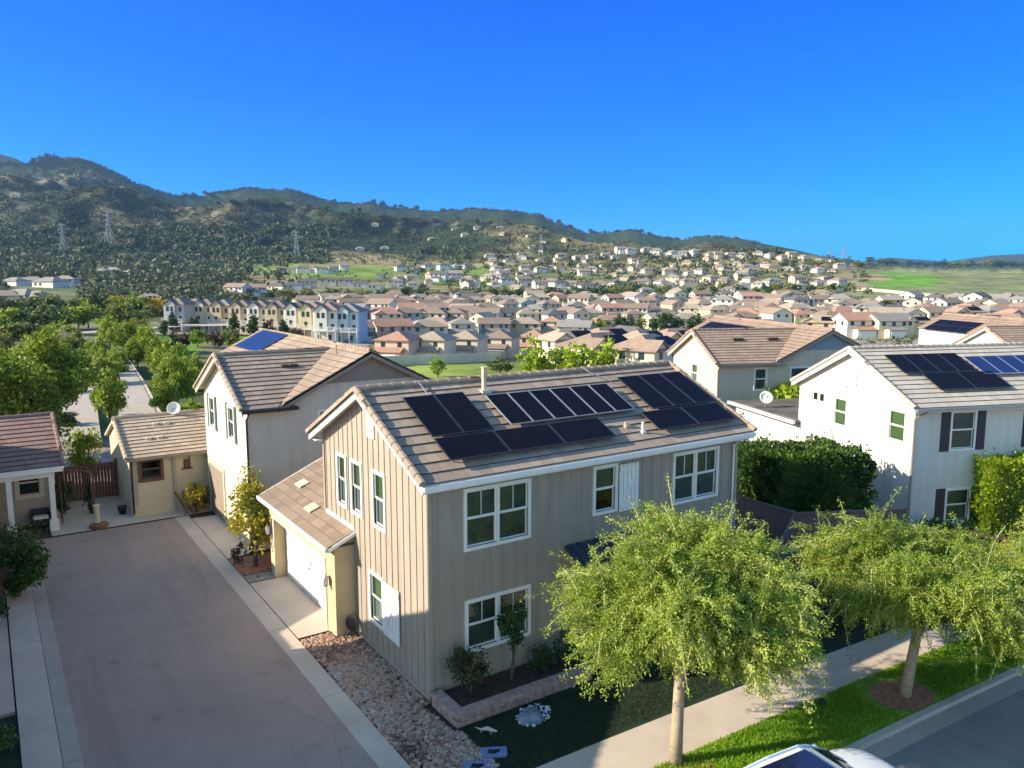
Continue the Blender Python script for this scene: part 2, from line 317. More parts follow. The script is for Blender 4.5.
def _vz(u, v, d):
    r0 = _fw * FPX + _rt * (u - 512); r = r0 - _up * (v - 384)
    return CAMH + r[2] * d / math.hypot(r[0], r[1])
TD = [60, 85, 115] + DS + [2800, 3300, 4600, 7000]
_tz = np.zeros((len(US), len(TD)))
for i, u in enumerate(US):
    near = [0.0, -0.9, -2.2]
    zs = near + [_vz(u, v, d) for v, d in zip(VT[u], DS)] + [0, 0, 0, 0]
    _tz[i] = zs
_sr = np.random.RandomState(3)
_perm = _sr.permutation(256); _grad = _sr.uniform(-1, 1, (256, 2))
def vnoise(x, y):
    xi = np.floor(x).astype(int); yi = np.floor(y).astype(int); xf = x - xi; yf = y - yi
    def g(a, b, dx, dy):
        h = _perm[(_perm[a & 255] + b) & 255]; return _grad[h, 0] * dx + _grad[h, 1] * dy
    u_ = xf * xf * (3 - 2 * xf); v_ = yf * yf * (3 - 2 * yf)
    a = g(xi, yi, xf, yf); b = g(xi + 1, yi, xf - 1, yf); c = g(xi, yi + 1, xf, yf - 1); d = g(xi + 1, yi + 1, xf - 1, yf - 1)
    return (a * (1 - u_) + b * u_) * (1 - v_) + (c * (1 - u_) + d * u_) * v_
def ridged(x, y, sc, oct=4):
    s = 0; a = 1; t = 0
    for o in range(oct):
        s = s + a * (1 - 2.2 * np.abs(vnoise(x / sc + 7.3 * o, y / sc + 3.1 * o))); t += a; a *= .5; sc *= .5
    return s / t
def smooth(a, b, x): t = np.clip((x - a) / (b - a), 0, 1); return t * t * (3 - 2 * t)
def terr(x, y):
    x = np.asarray(x, float); y = np.asarray(y, float)
    d = np.hypot(x, y); ang = np.arctan2(x, y) - R(YAW); ang = (ang + math.pi) % (2 * math.pi) - math.pi
    behind = np.abs(ang) > R(62)
    c = np.clip(ang, -R(62), R(62)); u = 512 + np.tan(c) * FPX / math.cos(PITCH) * 1.0
    u = np.clip(u, -900, 2000)
    skyv = np.interp(u, [p[0] for p in SKY], [p[1] for p in SKY]); farv = np.interp(u, [p[0] for p in FAR], [p[1] for p in FAR])
    def vz(v, dd):      # height that projects to row v at distance dd
        r0 = _fw[None] * FPX + _rt[None] * (u.ravel()[:, None] - 512) - _up[None] * (np.ravel(v)[:, None] - 384)
        return (CAMH + r0[:, 2] * dd / np.hypot(r0[:, 0], r0[:, 1])).reshape(u.shape)
    # interpolate the table over u for each distance, then over d
    Z = [np.interp(u, US, _tz[:, j]) for j in range(3 + len(DS))]
    zs = vz(skyv, 2800); Z += [zs, zs - 130, vz(farv + 8, 4600) - 40, vz(farv, 7000)]
    TDl = [50] + TD; Z = [np.zeros_like(u)] + Z
    z = np.zeros_like(u); ld = np.log(np.clip(d, 50, 7000))
    for j in range(len(TDl) - 1):
        a, b = math.log(TDl[j]), math.log(TDl[j + 1]); m = (ld >= a) & (ld <= b); t = (ld - a) / (b - a)
        if j >= 10: t = t * t * (3 - 2 * t) * .35 + t * .65
        z = np.where(m, Z[j] * (1 - t) + Z[j + 1] * t, z)
    left = smooth(900, 560, u)
    amp = smooth(950, 1500, d) * (1 - .0 * smooth(2500, 2800, d)) * (14 + 190 * left) * np.where(d > 3300, 1, 1)
    amp = amp * (1 - .80 * smooth(2350, 2780, d) * smooth(3600, 2900, d)) * (1 - .5 * smooth(3300, 5000, d))
    n = .62 * (ridged(x + 150, y - 90, 900, 5) - .45) + .55 * (ridged(x - 400, y + 310, 330, 4) - .45)
    z = z + amp * n + smooth(140, 400, d) * 1.2 * vnoise(x / 60, y / 60)
    # keep nearer spurs below the skyline rows
    lim = vz(skyv + 5, 2400) * d / 2400 + CAMH * (1 - d / 2400) - 0
    z = np.where((d > 900) & (d < 2700), np.minimum(z, lim), z)
    return np.where(behind, np.minimum(z, 0.0) * 0 - 0.0, z)
def terr1(x, y): return float(terr(np.array([x]), np.array([y]))[0])
def place(u, v, dmin=90, dmax=3200):
    """walk out along the sight line until it meets the ground"""
    r = ray(u, v); h = math.hypot(r[0], r[1]); ds = np.exp(np.linspace(math.log(dmin), math.log(dmax), 900))
    X = r[0] / h * ds; Y = r[1] / h * ds; Zr = CAMH + r[2] / h * ds; T = terr(X, Y)
    k = np.argmax(Zr <= T) if (Zr <= T).any() else len(ds) - 1
    return Vector((X[k], Y[k], T[k])), ds[k]
def place_many(U, V, dmin, dmax):
    out = []
    for a in range(0, len(U), 400):
        u, v = U[a:a + 400], V[a:a + 400]; r = _fw[None] * FPX + _rt[None] * (u[:, None] - 512) - _up[None] * (v[:, None] - 384); h = np.hypot(r[:, 0], r[:, 1]); ds = np.exp(np.linspace(math.log(dmin), math.log(dmax), 420))
        X = (r[:, 0] / h)[:, None] * ds; Y = (r[:, 1] / h)[:, None] * ds; Zr = CAMH + (r[:, 2] / h)[:, None] * ds; T = terr(X.ravel(), Y.ravel()).reshape(X.shape)
        hit = Zr <= T; k = np.where(hit.any(1), hit.argmax(1), len(ds) - 1); i = np.arange(len(u)); out.append(np.stack([X[i, k], Y[i, k], T[i, k], ds[k]], -1))
    return np.concatenate(out)
def proj(x, y, z):
    d = np.array([x, y, z - CAMH]) if not hasattr(x, '__len__') else np.stack([x, y, z - CAMH], -1)
    w = d @ _fw; return 512 + FPX * (d @ _rt) / w, 384 - FPX * (d @ _up) / w

def make_terrain():
    uu = np.concatenate([np.linspace(-62, -36, 12)[:-1], np.linspace(-36, 36, 520), np.linspace(36, 62, 12)[1:]])
    angs = np.concatenate([R(YAW) + np.radians(uu), R(YAW) + np.radians(np.linspace(62, 298, 40))[1:-1]])
    dd = np.concatenate([[3, 20, 40, 50, 56], np.exp(np.linspace(math.log(62), math.log(900), 90)), np.exp(np.linspace(math.log(915), math.log(3400), 230)), np.exp(np.linspace(math.log(3500), math.log(7000), 24)), [9000, 14000]])
    A, D = np.meshgrid(angs, dd); X = np.sin(A) * D; Y = np.cos(A) * D; Z = terr(X.ravel(), Y.ravel()).reshape(X.shape)
    Z = np.where(D < 58, 0, Z) - .06 - .3 * smooth(72, 58, D)
    Z[-2:] = Z[-3] - 200
    nr, nc = X.shape; V = np.stack([X, Y, Z], -1).reshape(-1, 3)
    i = np.arange(nr - 1)[:, None] * nc + np.arange(nc)[None]; j = np.arange(nr - 1)[:, None] * nc + (np.arange(nc)[None] + 1) % nc
    F = np.stack([i, j, j + nc, i + nc], -1).reshape(-1, 4)[:, ::-1]
    c0 = len(V); V = np.vstack([V, [[0, 0, -.06]]])
    me = np_mesh('terrain', V, F, ground_mat(), True)
    # land cover: what grows where
    x, y, z = V[:, 0], V[:, 1], V[:, 2]; d = np.hypot(x, y)
    u, v = proj(x, y, z); ok = (np.stack([x, y], -1) @ _fw[:2]) > 1; u = np.where(ok, u, 2000)
    n1 = vnoise(x / 90, y / 90); n2 = vnoise(x / 25, y / 25); n3 = vnoise(x / 300 + 5, y / 300)
    dirt = np.array([.26, .20, .13]); chap = np.array([.052, .06, .036]); green = np.array([.18, .25, .045]); dry = np.array([.30, .24, .12]); pav = np.array([.34, .29, .25]); dk = np.array([.022, .035, .016]); park = np.array([.10, .19, .02])
    C = np.tile(pav, (len(V), 1)).astype(float)
    def put(mask, c): 
        mk = np.clip(mask, 0, 1)[:, None]; C[:] = C * (1 - mk) + c * mk
    put(smooth(60, 75, d) * smooth(330, 250, u) , np.array([.10, .13, .04]))
    put(smooth(300, 380, d) * smooth(330, 230, u), np.array([.09, .12, .04]))
    put(smooth(-.02, .05, n2 + .5 * n1) * smooth(110, 130, d), np.array([.20, .20, .10]))
    put(smooth(560, 600, d), dry * .8 + chap * .2)
    put(smooth(-.05, .12, n1) * smooth(560, 600, d), np.array([.15, .17, .06]))
    put(smooth(1000, 1350, d + 250 * n1), chap)
    put(smooth(.0, .2, n1 + .6 * n2) * smooth(1000, 1300, d), dk)
    put(smooth(.10, .22, n3 + .5 * n2) * smooth(1100, 1500, d) * smooth(2500, 2200, d), np.array([.21, .165, .12]))
    put(smooth(.16, .26, n2) * smooth(1300, 1600, d) * smooth(2650, 2350, d), np.array([.24, .20, .155]))
    put(smooth(2300, 2500, d) * .8, dk * 1.5)
    # grass slopes, park and fields
    def blob(u0, v0, ru, rv, c, soft=.25, dm=0):
        q = ((u - u0) / ru) ** 2 + ((v - v0) / rv) ** 2 + n2 * .5
        put(smooth(1 + soft, 1 - soft, q) * (d > dm), c)
    blob(330, 272, 75, 7, green); blob(450, 271, 45, 6, green); blob(285, 268, 25, 6, green); blob(700, 297, 60, 6, green * .7 + dry * .2); blob(905, 283, 60, 7, np.array([.13, .26, .03]))
    blob(480, 281, 60, 6, green); blob(890, 255, 1, 1, green)
    q = smooth(800, 850, u) * smooth(268, 272, v) * smooth(312, 300, v - (u - 900) * .05) * (d > 380); put(q, np.array([.20, .22, .09]))
    blob(890, 281, 55, 8, np.array([.14, .27, .03])); blob(740, 262, 110, 5, dry); blob(770, 268, 90, 4, dry * .9); blob(850, 278, 40, 5, dry)
    blob(185, 342, 80, 10, park * 1.3, .1); blob(215, 347, 20, 3, np.array([.15, .11, .08])); blob(440, 371, 60, 8, np.array([.27, .34, .07]), .1)
    blob(500, 372, 70, 9, np.array([.27, .34, .07]), .1); blob(190, 333, 90, 1.6, pav, .1)
    blob(420, 243, 90, 12, dk * 1.2)
    at_ = me.color_attributes.new('cover', 'FLOAT_COLOR', 'POINT')
    at_.data.foreach_set('color', np.hstack([C, np.ones((len(C), 1))]).astype(np.float32).ravel())
    o = link_mesh('terrain', me); o['kind'] = 'structure'; return o
def ground_mat():
    m = bpy.data.materials.new('land_cover'); m.use_nodes = True; t = m.node_tree; L = t.links; b = t.nodes['Principled BSDF']
    b.inputs['Roughness'].default_value = .95; b.inputs['Specular IOR Level'].default_value = .1
    a = t.nodes.new('ShaderNodeAttribute'); a.attribute_name = 'cover'; tc = t.nodes.new('ShaderNodeTexCoord')
    n = t.nodes.new('ShaderNodeTexNoise'); n.inputs['Scale'].default_value = .035; n.inputs['Detail'].default_value = 9; n.inputs['Roughness'].default_value = .72
    L.new(tc.outputs['Object'], n.inputs['Vector'])
    mr = t.nodes.new('ShaderNodeMapRange'); mr.inputs[1].default_value = .35; mr.inputs[2].default_value = .65; mr.inputs[3].default_value = .45; mr.inputs[4].default_value = 1.5; L.new(n.outputs['Fac'], mr.inputs[0])
    mx = t.nodes.new('ShaderNodeMix'); mx.data_type = 'RGBA'; mx.blend_type = 'MULTIPLY'; mx.inputs[0].default_value = 1
    L.new(a.outputs['Color'], mx.inputs[6]); L.new(mr.outputs[0], mx.inputs[7]); L.new(mx.outputs[2], b.inputs['Base Color'])
    return m
make_terrain()

# ---------------------------------------------------------------- ground sheets around the houses (each a little above the one below)
def sheet(name, pts, z, m, kind='structure', thick=None, parent=None):
    b = MB()
    if thick: b.prism([(x, y, z - thick) for x, y in pts], (0, 0, thick))
    else: b.poly([(x, y, z) for x, y in pts])
    o = b.build(name, m); o['kind'] = kind; return o
def bend(x): return -.0045 * max(0, x - 8) ** 1.75
sheet('yard_soil', [(-30, 10.95)] + [(x, 10.95 + bend(x)) for x in range(8, 61, 2)] + [(60, 48), (-30, 48)], -.03, M['bed'])
sheet('yard_soil', [(-30, -20), (7, -20), (7, 10.94), (-30, 10.94)], -.03, M['bed'])
sheet('alley', [(1.29, -12), (7.31, -12), (7.31, 41.0), (1.29, 41.0)], .004, M['asphalt'])
def strip_joint(name, x0, x1, y0, y1, z, m, step=3.6, h=.12):
    b = MB(); y = y0
    while y < y1 - .01:
        e = min(y + step, y1); b.box(x0, x1, y + .008, e - .008, -.02, z); y = e
    o = b.build(name, m, bevel=.012); o['kind'] = 'structure'; return o
strip_joint('gutter', 7.31, 7.96, -10, 41.1, .012, M['concrete'], 5.1)
strip_joint('gutter', .87, 1.29, -10, 40, .012, M['gutter'], 2.6)
strip_joint('kerb', .02, .85, -10, 34.5, .13, M['concrete'], 3.0)
strip_joint('path', -4, -.02, 24.5, 34, .10, M['concrete'], 4.7)
sheet('lawn', [(-4, 5), (.0, 5), (.0, 24.3), (-4, 24.3)], .06, M['turf'])
sheet('driveway', [(7.98, 24.62), (9.5, 24.62), (9.5, 30.3), (7.98, 30.3)], .02, M['concrete'])
sheet('driveway', [(7.98, 33.6), (11.0, 34.0), (11.0, 40.2), (7.98, 40.4)], .02, M['concrete'])
sheet('mulch_bed', [(7.98, 31.3), (12, 31.3), (12, 33.5), (7.98, 33.5)], .02, M['mulch'])
sheet('path', [(7.98, 30.35), (9.05, 30.35), (9.05, 31.2), (7.98, 31.2)], .03, M['street'])
sheet('patio', [(2.0, 41.15), (10.2, 41.15), (10.2, 52), (2.0, 52)], .02, M['concrete'])
sheet('turf_lawn', [(9.75, 11), (34, 11), (34, 17.3), (9.75, 17.3)], .004, M['turf'])
# sidewalk, verge, kerb and street bend gently to the right
def bend(x): return -.0045 * max(0, x - 8) ** 1.75
def bend_sheet(name, ya, yb, z, m, x0=-5, x1=60, thick=.0, step=1.5, gap=0):
    b = MB(); x = x0
    while x < x1:
        e = x + step; pts = [(x + gap, yb + bend(x)), (e - gap, yb + bend(e)), (e - gap, ya + bend(e)), (x + gap, ya + bend(x))]
        if thick: b.hexa([(p[0], p[1], z - thick) for p in pts] + [(p[0], p[1], z) for p in pts])
        else: b.face([(p[0], p[1], z) for p in pts])
        x = e
    o = b.build(name, m); o['kind'] = 'structure'; return o
bend_sheet('sidewalk', 14.55, 12.98, .03, M['concrete'], 8.0, 62, .05, 1.5, .006)
bend_sheet('grass_verge', 12.98, 11.05, .02, M['lawn'], 8.5, 62)
bend_sheet('kerb', 11.05, 10.85, .03, M['concrete'], 8.0, 62, .2, 3, .004)
bend_sheet('gutter', 10.85, 10.35, -.10, M['gutter'], 8.0, 62, .02, 3, .004)
bend_sheet('street', 10.35, -14, -.104, M['street'], 7.0, 90)

# ---------------------------------------------------------------- building helpers
Z3 = Vector((0, 0, 1))
class Frame:      # a wall plane seen from outside: U to the right, Z up, N outwards
    def __init__(s, o, n): s.o = Vector(o); s.n = Vector(n).normalized(); s.u = Z3.cross(s.n)
    def p(s, u, z, d=0): return s.o + s.u * u + Z3 * z + s.n * d
def fbox(b, F, u0, u1, z0, z1, d0, d1, m=0):
    b.hexa([F.p(u0, z0, d1), F.p(u1, z0, d1), F.p(u1, z0, d0), F.p(u0, z0, d0), F.p(u0, z1, d1), F.p(u1, z1, d1), F.p(u1, z1, d0), F.p(u0, z1, d0)], m)
def wall(b, F, outer, holes=(), m=0):
    loops = [[F.p(u, z) for u, z in outer]] + [[F.p(a, c), F.p(a, e), F.p(bb, e), F.p(bb, c)] for a, bb, c, e in holes]
    pts = [q for l in loops for q in l]
    tri = tessellate_polygon(loops); n = len(b.v); b.v += [tuple(q) for q in pts]
    for t in tri: b.f.append((n + t[0], n + t[1], n + t[2])); b.m.append(m); b.uv.append(None)
def window(parent, F, u0, u1, z0, z1, cols=1, style='hung', up='glassG', lo='glassD', trim=.1, blinds=True, label=None, grille=False, trimmat='white', name='window'):
    """outer size includes the trim"""
    b = MB(); t = trim; a0, a1, c0, c1 = u0 + t, u1 - t, z0 + t, z1 - t
    fbox(b, F, u0, a0, z0, z1, -.0, .045); fbox(b, F, a1, u1, z0, z1, 0, .045)
    fbox(b, F, a0, a1, z0, c0, 0, .055); fbox(b, F, a0, a1, c1, z1, 0, .05)
    w = (a1 - a0 - (cols - 1) * .09) / cols; s = .045; mid = (c0 + c1) / 2 + .02
    # liner and dark room behind
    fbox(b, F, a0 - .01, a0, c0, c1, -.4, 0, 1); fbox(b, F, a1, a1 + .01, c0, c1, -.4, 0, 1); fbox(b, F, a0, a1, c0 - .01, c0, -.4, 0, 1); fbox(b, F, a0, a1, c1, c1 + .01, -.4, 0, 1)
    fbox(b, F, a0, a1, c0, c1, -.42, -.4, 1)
    bl = MB(); panes = []
    for k in range(cols):
        p0 = a0 + k * (w + .09); p1 = p0 + w
        if k: fbox(b, F, p0 - .09, p0, c0, c1, -.06, .03)
        if style == 'hung':
            for (y0, y1, dd) in ((mid, c1, -.03), (c0, mid, -.06)):
                fbox(b, F, p0, p0 + s, y0, y1, dd - .03, dd + .01); fbox(b, F, p1 - s, p1, y0, y1, dd - .03, dd + .01)
                fbox(b, F, p0 + s, p1 - s, y0, y0 + s, dd - .03, dd + .01); fbox(b, F, p0 + s, p1 - s, y1 - s, y1, dd - .03, dd + .01)
            panes += [(p0 + s, p1 - s, mid + s, c1 - s, -.045, up), (p0 + s, p1 - s, c0 + s, mid - s, -.075, lo)]
        else:
            fbox(b, F, p0, p0 + s, c0, c1, -.06, -.02); fbox(b, F, p1 - s, p1, c0, c1, -.06, -.02)
            fbox(b, F, p0 + s, p1 - s, c0, c0 + s, -.06, -.02); fbox(b, F, p0 + s, p1 - s, c1 - s, c1, -.06, -.02)
            panes.append((p0 + s, p1 - s, c0 + s, c1 - s, -.045, lo))
        if grille:
            mm = (p0 + p1) / 2; fbox(b, F, mm - .01, mm + .01, mid, c1, -.04, -.02)
        if blinds:
            zz = c1 - .03; kk = 0
            while zz > c0 + (.05 if blinds is True else blinds * (c1 - c0)):
                q0 = F.p(p0 + .02, zz, -.125); q1 = F.p(p1 - .02, zz, -.125); q2 = F.p(p1 - .02, zz - .042, -.10); q3 = F.p(p0 + .02, zz - .042, -.10)
                bl.face([q0, q1, q2, q3]); zz -= .062
    w_ = b.build(name, [M[trimmat], M['dark']], parent)
    if label: w_['label'] = label
    for q in panes:
        g = MB(); g.face([F.p(q[0] - .01, q[2] - .01, q[4]), F.p(q[1] + .01, q[2] - .01, q[4]), F.p(q[1] + .01, q[3] + .01, q[4]), F.p(q[0] - .01, q[3] + .01, q[4])]); g.build('pane', M[q[5]], w_)
    if bl.f: bl.build('blind', M['blind'], w_)
    return w_
def hole(w, t=.1): return (w[0] + t, w[1] - t, w[2] + t, w[3] - t)
def courses(b, A, B, C, D, n, t=.045, tw=.42, m=0):
    """stepped tile courses on a slope: A,B eave left/right, C,D ridge right/left (seen from below the eave)"""
    A, B, C, D = map(Vector, (A, B, C, D)); nrm = (B - A).cross(D - A).normalized()
    if nrm.z < 0: nrm = -nrm
    ex = (B - A).normalized()
    for k in range(n):
        f0 = k / n; f1 = min(1, (k + 1.06) / n)
        p0 = A.lerp(D, f0); p1 = B.lerp(C, f0); p2 = B.lerp(C, f1); p3 = A.lerp(D, f1)
        if (p1 - p0).length < .02: continue
        q0, q1, q2, q3 = p0 + nrm * t, p1 + nrm * t, p2 + nrm * .004, p3 + nrm * .004
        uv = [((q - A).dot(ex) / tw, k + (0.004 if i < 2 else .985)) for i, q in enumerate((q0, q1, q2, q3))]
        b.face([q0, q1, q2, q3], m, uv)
        b.face([p0, p1, q1, q0], m, [(uv[0][0], k), (uv[1][0], k), (uv[1][0], k + .002), (uv[0][0], k + .002)])  # butt edge takes the dark joint colour, painting in each course's shadow line
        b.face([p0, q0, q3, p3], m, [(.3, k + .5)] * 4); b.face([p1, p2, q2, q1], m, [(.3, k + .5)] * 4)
def caps(b, p0, p1, w=.22, h=.09, ln=.4, m=0, lift=.05):
    """a run of overlapping cap tiles"""
    p0, p1 = Vector(p0), Vector(p1); L = (p1 - p0).length; n = max(1, int(L / ln)); d = (p1 - p0) / n; dn = d.normalized()
    x = dn.cross(Z3).normalized(); y = x.cross(dn).normalized()
    for i in range(n):
        a = p0 + d * i; e = p0 + d * (i + 1.05); k0, k1 = (1.0, .84)
        pr = []
        for q, s, l in ((a, k0, .018), (e, k1, 0)):
            pr.append([q + x * (-w / 2 * s) + y * (lift - h), q + x * (-w / 2 * s) + y * (lift + l), q + x * (-w / 5 * s) + y * (lift + h * .55 + l), q + x * (w / 5 * s) + y * (lift + h * .55 + l), q + x * (w / 2 * s) + y * (lift + l), q + x * (w / 2 * s) + y * (lift - h)])
        for j in range(5): b.face([pr[0][j], pr[0][j + 1], pr[1][j + 1], pr[1][j]], m, [(i * .37 + .3, j + .5)] * 4)
        b.face(pr[0][::-1], m, [(i + .3, .5)] * 6); b.face(pr[1], m, [(i + .3, .5)] * 6)
def slab(b, A, B, C, D, t=.12, m=0):      # roof deck below the tiles (also gives fascia edges)
    P = [Vector(q) for q in (A, B, C, D)]; d = Vector((0, 0, -t)); e = Vector((0, 0, -.006))
    b.hexa([q + d for q in P] + [q + e for q in P], m)
def vents(b, A, ex, up, n, pts):
    pass
def solar(parent_label, root_loc, corner_fn, rows, name='solar_panel', rz=0): pass
# ---------------------------------------------------------------- the main house
def battens(b, F, u0, u1, zb, topf, holes, step=.405, w=.045, d=.024, m=0):
    u = u0 + step * .5
    while u < u1:
        segs = [(zb, topf(u))]
        for a, e, c, g in holes:
            if a - .04 < u < e + .04:
                ns = []
                for s0, s1 in segs:
                    if c > s0: ns.append((s0, min(c, s1)))
                    if g < s1: ns.append((max(g, s0), s1))
                segs = ns
        for s0, s1 in segs:
            if s1 - s0 > .03: fbox(b, F, u - w / 2, u + w / 2, s0, s1, 0, d, m)
        u += step
def downpipe(parent, pts, m='white', r=.04):
    b = MB(); b.tube(pts, r, 6); return b.build('downpipe', M[m], parent)
def panel(parent, P, ex, ey, w, h, m='panelA', fm='panelF', grid=(0, 0), t=.04):
    """one module: P lower-left corner, ex along the eave, ey up the slope"""
    P = Vector(P); ex = Vector(ex).normalized(); ey = Vector(ey).normalized(); n = ex.cross(ey).normalized()
    b = MB(); g = .012; fr = .02
    def bx(a0, a1, b0, b1, c0, c1, mm):
        b.hexa([P + ex * x + ey * y + n * z for x, y, z in ((a0, b0, c0), (a1, b0, c0), (a1, b1, c0), (a0, b1, c0), (a0, b0, c1), (a1, b0, c1), (a1, b1, c1), (a0, b1, c1))], mm)
    bx(g + fr, w - g - fr, g + fr, h - g - fr, -t, -.003, 0)
    bx(g, w - g, g, g + fr, -t, 0, 1); bx(g, w - g, h - g - fr, h - g, -t, 0, 1); bx(g, g + fr, g + fr, h - g - fr, -t, 0, 1); bx(w - g - fr, w - g, g + fr, h - g - fr, -t, 0, 1)
    return b.build('solar_panel', [M[m], M[fm]], parent)

H = wroot('house', 'two storey tan board and batten house with black solar panels beside the alley', 'house', (9.76, 18.64, 0))
X0, X1, Y0, Y1 = 9.76, 22.3, 18.64, 26.46
EZ = 6.2; SL = .47; YR = (Y0 + Y1) / 2; RE = 6.47; YE = 18.2       # roof plane: z = RE + SL*(y-YE)
def zr(y): return RE + SL * (min(y, 2 * YR - y) - YE)
zw = lambda y: zr(y) - .12
G = Frame((X0, Y1, 0), (-1, 0, 0)); Fr = Frame((X0, Y0, 0), (0, -1, 0))      # G: u = Y1 - y
gy = lambda y: Y1 - y
gw = [(gy(25.23), gy(24.36), 4.22, 6.05), (gy(24.02), gy(23.08), 4.22, 6.05), (gy(22.30), gy(21.34), 4.22, 6.05), (gy(22.72), gy(21.62), .96, 2.68)]
b = MB(); L = Y1 - Y0
wall(b, G, [(0, -.05), (L, -.05), (L, zw(Y0)), (L / 2, zw(YR)), (0, zw(Y1))], [hole(w) for w in gw])
gtop = lambda u: zw(Y1 - u)
battens(b, G, 0.0, L, .18, gtop, gw + [(gy(20.0) - 2.95, gy(20.0) - 2.35, 7.05, 7.95)])
fbox(b, G, 0, .1, .1, zw(Y1) - .02, 0, .05); fbox(b, G, L - .1, L + .03, .1, zw(Y0) - .02, 0, .05); fbox(b, G, .1, L - .1, .06, .2, 0, .03)
fw_ = [(10.88 - X0, 13.2 - X0, 4.22, 6.06), (15.6 - X0, 16.62 - X0, 4.45, 6.06), (19.1 - X0, 21.36 - X0, 4.22, 6.04), (10.9 - X0, 13.2 - X0, 1.15, 2.76)]
LF = X1 - X0
wall(b, Fr, [(0, -.05), (LF, -.05), (LF, zw(Y0)), (0, zw(Y0))], [hole(w) for w in fw_])
battens(b, Fr, .1, LF - .05, .15, lambda u: zw(Y0) - .02, fw_ + [(16.65 - X0, 17.55 - X0, 4.4, 6.0), (14.7 - X0, 16.4 - X0, 0, 2.5)], .425)
fbox(b, Fr, -.03, .09, .1, zw(Y0) - .03, 0, .05); fbox(b, Fr, LF - .1, LF + .03, .1, zw(Y0) - .03, 0, .05)
b.face([(X1, Y0, -.05), (X1, Y1, -.05), (X1, Y1, zw(Y1)), (X1, YR, zw(YR)), (X1, Y0, zw(Y0))]); b.face([(X1, Y1, -.05), (X0, Y1, -.05), (X0, Y1, zw(Y1)), (X1, Y1, zw(Y1))])
wl = b.build('wall', M['siding'], H)
for i, w in enumerate(gw[:3]): window(H, G, *w, blinds=True)
lw = window(H, G, *gw[3])
window(H, Fr, *fw_[0], cols=2, up='glassB', lo='glassD', grille=True); window(H, Fr, *fw_[1], cols=1, up='glassB', blinds=.5); window(H, Fr, *fw_[2], cols=2, up='glassB', grille=True)
window(H, Fr, *fw_[3], cols=2, up='glassB', grille=True)
def shutter_x(F, u0, u1, z0, z1, flip=False):
    b = MB(); n = 5; w = (u1 - u0) / n
    for i in range(n): fbox(b, F, u0 + i * w + .011, u0 + (i + 1) * w - .011, z0, z1, .04, .07)
    for zz in (z0 + .12, z1 - .22): fbox(b, F, u0 + .02, u1 - .02, zz, zz + .1, .065, .09)
    a, c = (F.p(u0 + .1, z0 + .22, .078), F.p(u1 - .1, z1 - .22, .078))
    if flip: a, c = (F.p(u0 + .1, z1 - .22, .078), F.p(u1 - .1, z0 + .22, .078))
    b.bar(a, c, .1, .026, up=F.n)
    return b.build('barn_shutter', M['white'], H)
shutter_x(G, gy(21.60), gy(20.46), .94, 2.66); shutter_x(Fr, 16.66 - X0, 17.5 - X0, 4.42, 5.98)
b = MB(); fbox(b, Fr, 13.24 - X0, 14.06 - X0, 1.15, 2.72, .04, .05);
# gable vent
b = MB(); vu = gy(22.55)
fbox(b, G, vu - .03, vu + .03, 7.02, 8.02, 0, .05); fbox(b, G, vu + .45, vu + .51, 7.02, 7.82, 0, .05); fbox(b, G, vu + .03, vu + .45, 7.02, 7.09, 0, .05)
for i in range(11): fbox(b, G, vu + .03, vu + .45, 7.12 + i * .075, 7.165 + i * .075, 0, .03)
b.build('gable_vent', M['white'], H)
# roof
b = MB(); xa, xb = 9.36, 22.72; YE2 = 2 * YR - YE
RZ = zr(YR)
slab(b, (xa + .03, YE + .03, RE), (xb - .03, YE + .03, RE), (xb - .03, YR, RZ), (xa + .03, YR, RZ), .1, 1)
slab(b, (xb - .03, YE2 - .03, RE), (xa + .03, YE2 - .03, RE), (xa + .03, YR, RZ), (xb - .03, YR, RZ), .1, 1)
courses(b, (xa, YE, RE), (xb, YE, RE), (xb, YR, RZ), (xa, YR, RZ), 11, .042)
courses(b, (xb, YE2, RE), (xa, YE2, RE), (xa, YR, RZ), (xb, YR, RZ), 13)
caps(b, (xa, YR, RZ + .02), (xb, YR, RZ + .02), .26, .09, .4)
for xx in (xa + .02, xb - .02):
    for ye in (YE, YE2): caps(b, (xx, ye - .03 * (1 if ye == YE else -1), RE + .03), (xx, YR, RZ + .03), .2, .1, .36)
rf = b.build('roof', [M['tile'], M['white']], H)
b = MB()      # barge boards, soffit and gutter
for s, ye in ((1, YE), (-1, YE2)):
    for xx in (xa + .05, xb - .05): b.hexa([(xx - .03, ye, RE - .26), (xx + .03, ye, RE - .26), (xx + .03, YR, RZ - .26), (xx - .03, YR, RZ - .26), (xx - .03, ye, RE - .10), (xx + .03, ye, RE - .10), (xx + .03, YR, RZ - .10), (xx - .03, YR, RZ - .10)])
b.box(xa + .1, xb - .1, YE + .02, YE + .06, RE - .25, RE - .1); b.box(xa + .1, xb - .1, YE2 - .06, YE2 - .02, RE - .25, RE - .1)
b.box(xa + .1, X0 - .05, YE2 - .5, YE2 - .06, RE - .24, RE - .2)
b.build('fascia', M['white'], H)
b = MB(); b.box(xa + .04, xb - .04, YE - .1, YE + .02, RE - .17, RE - .03); b.box(xa + .06, xb - .06, YE - .085, YE, RE - .028, RE - .026); b.build('gutter', M['white'], H)
downpipe(H, [(22.1, YE - .04, RE - .15), (22.1, Y0 - .06, RE - .5), (22.1, Y0 - .06, .1)])
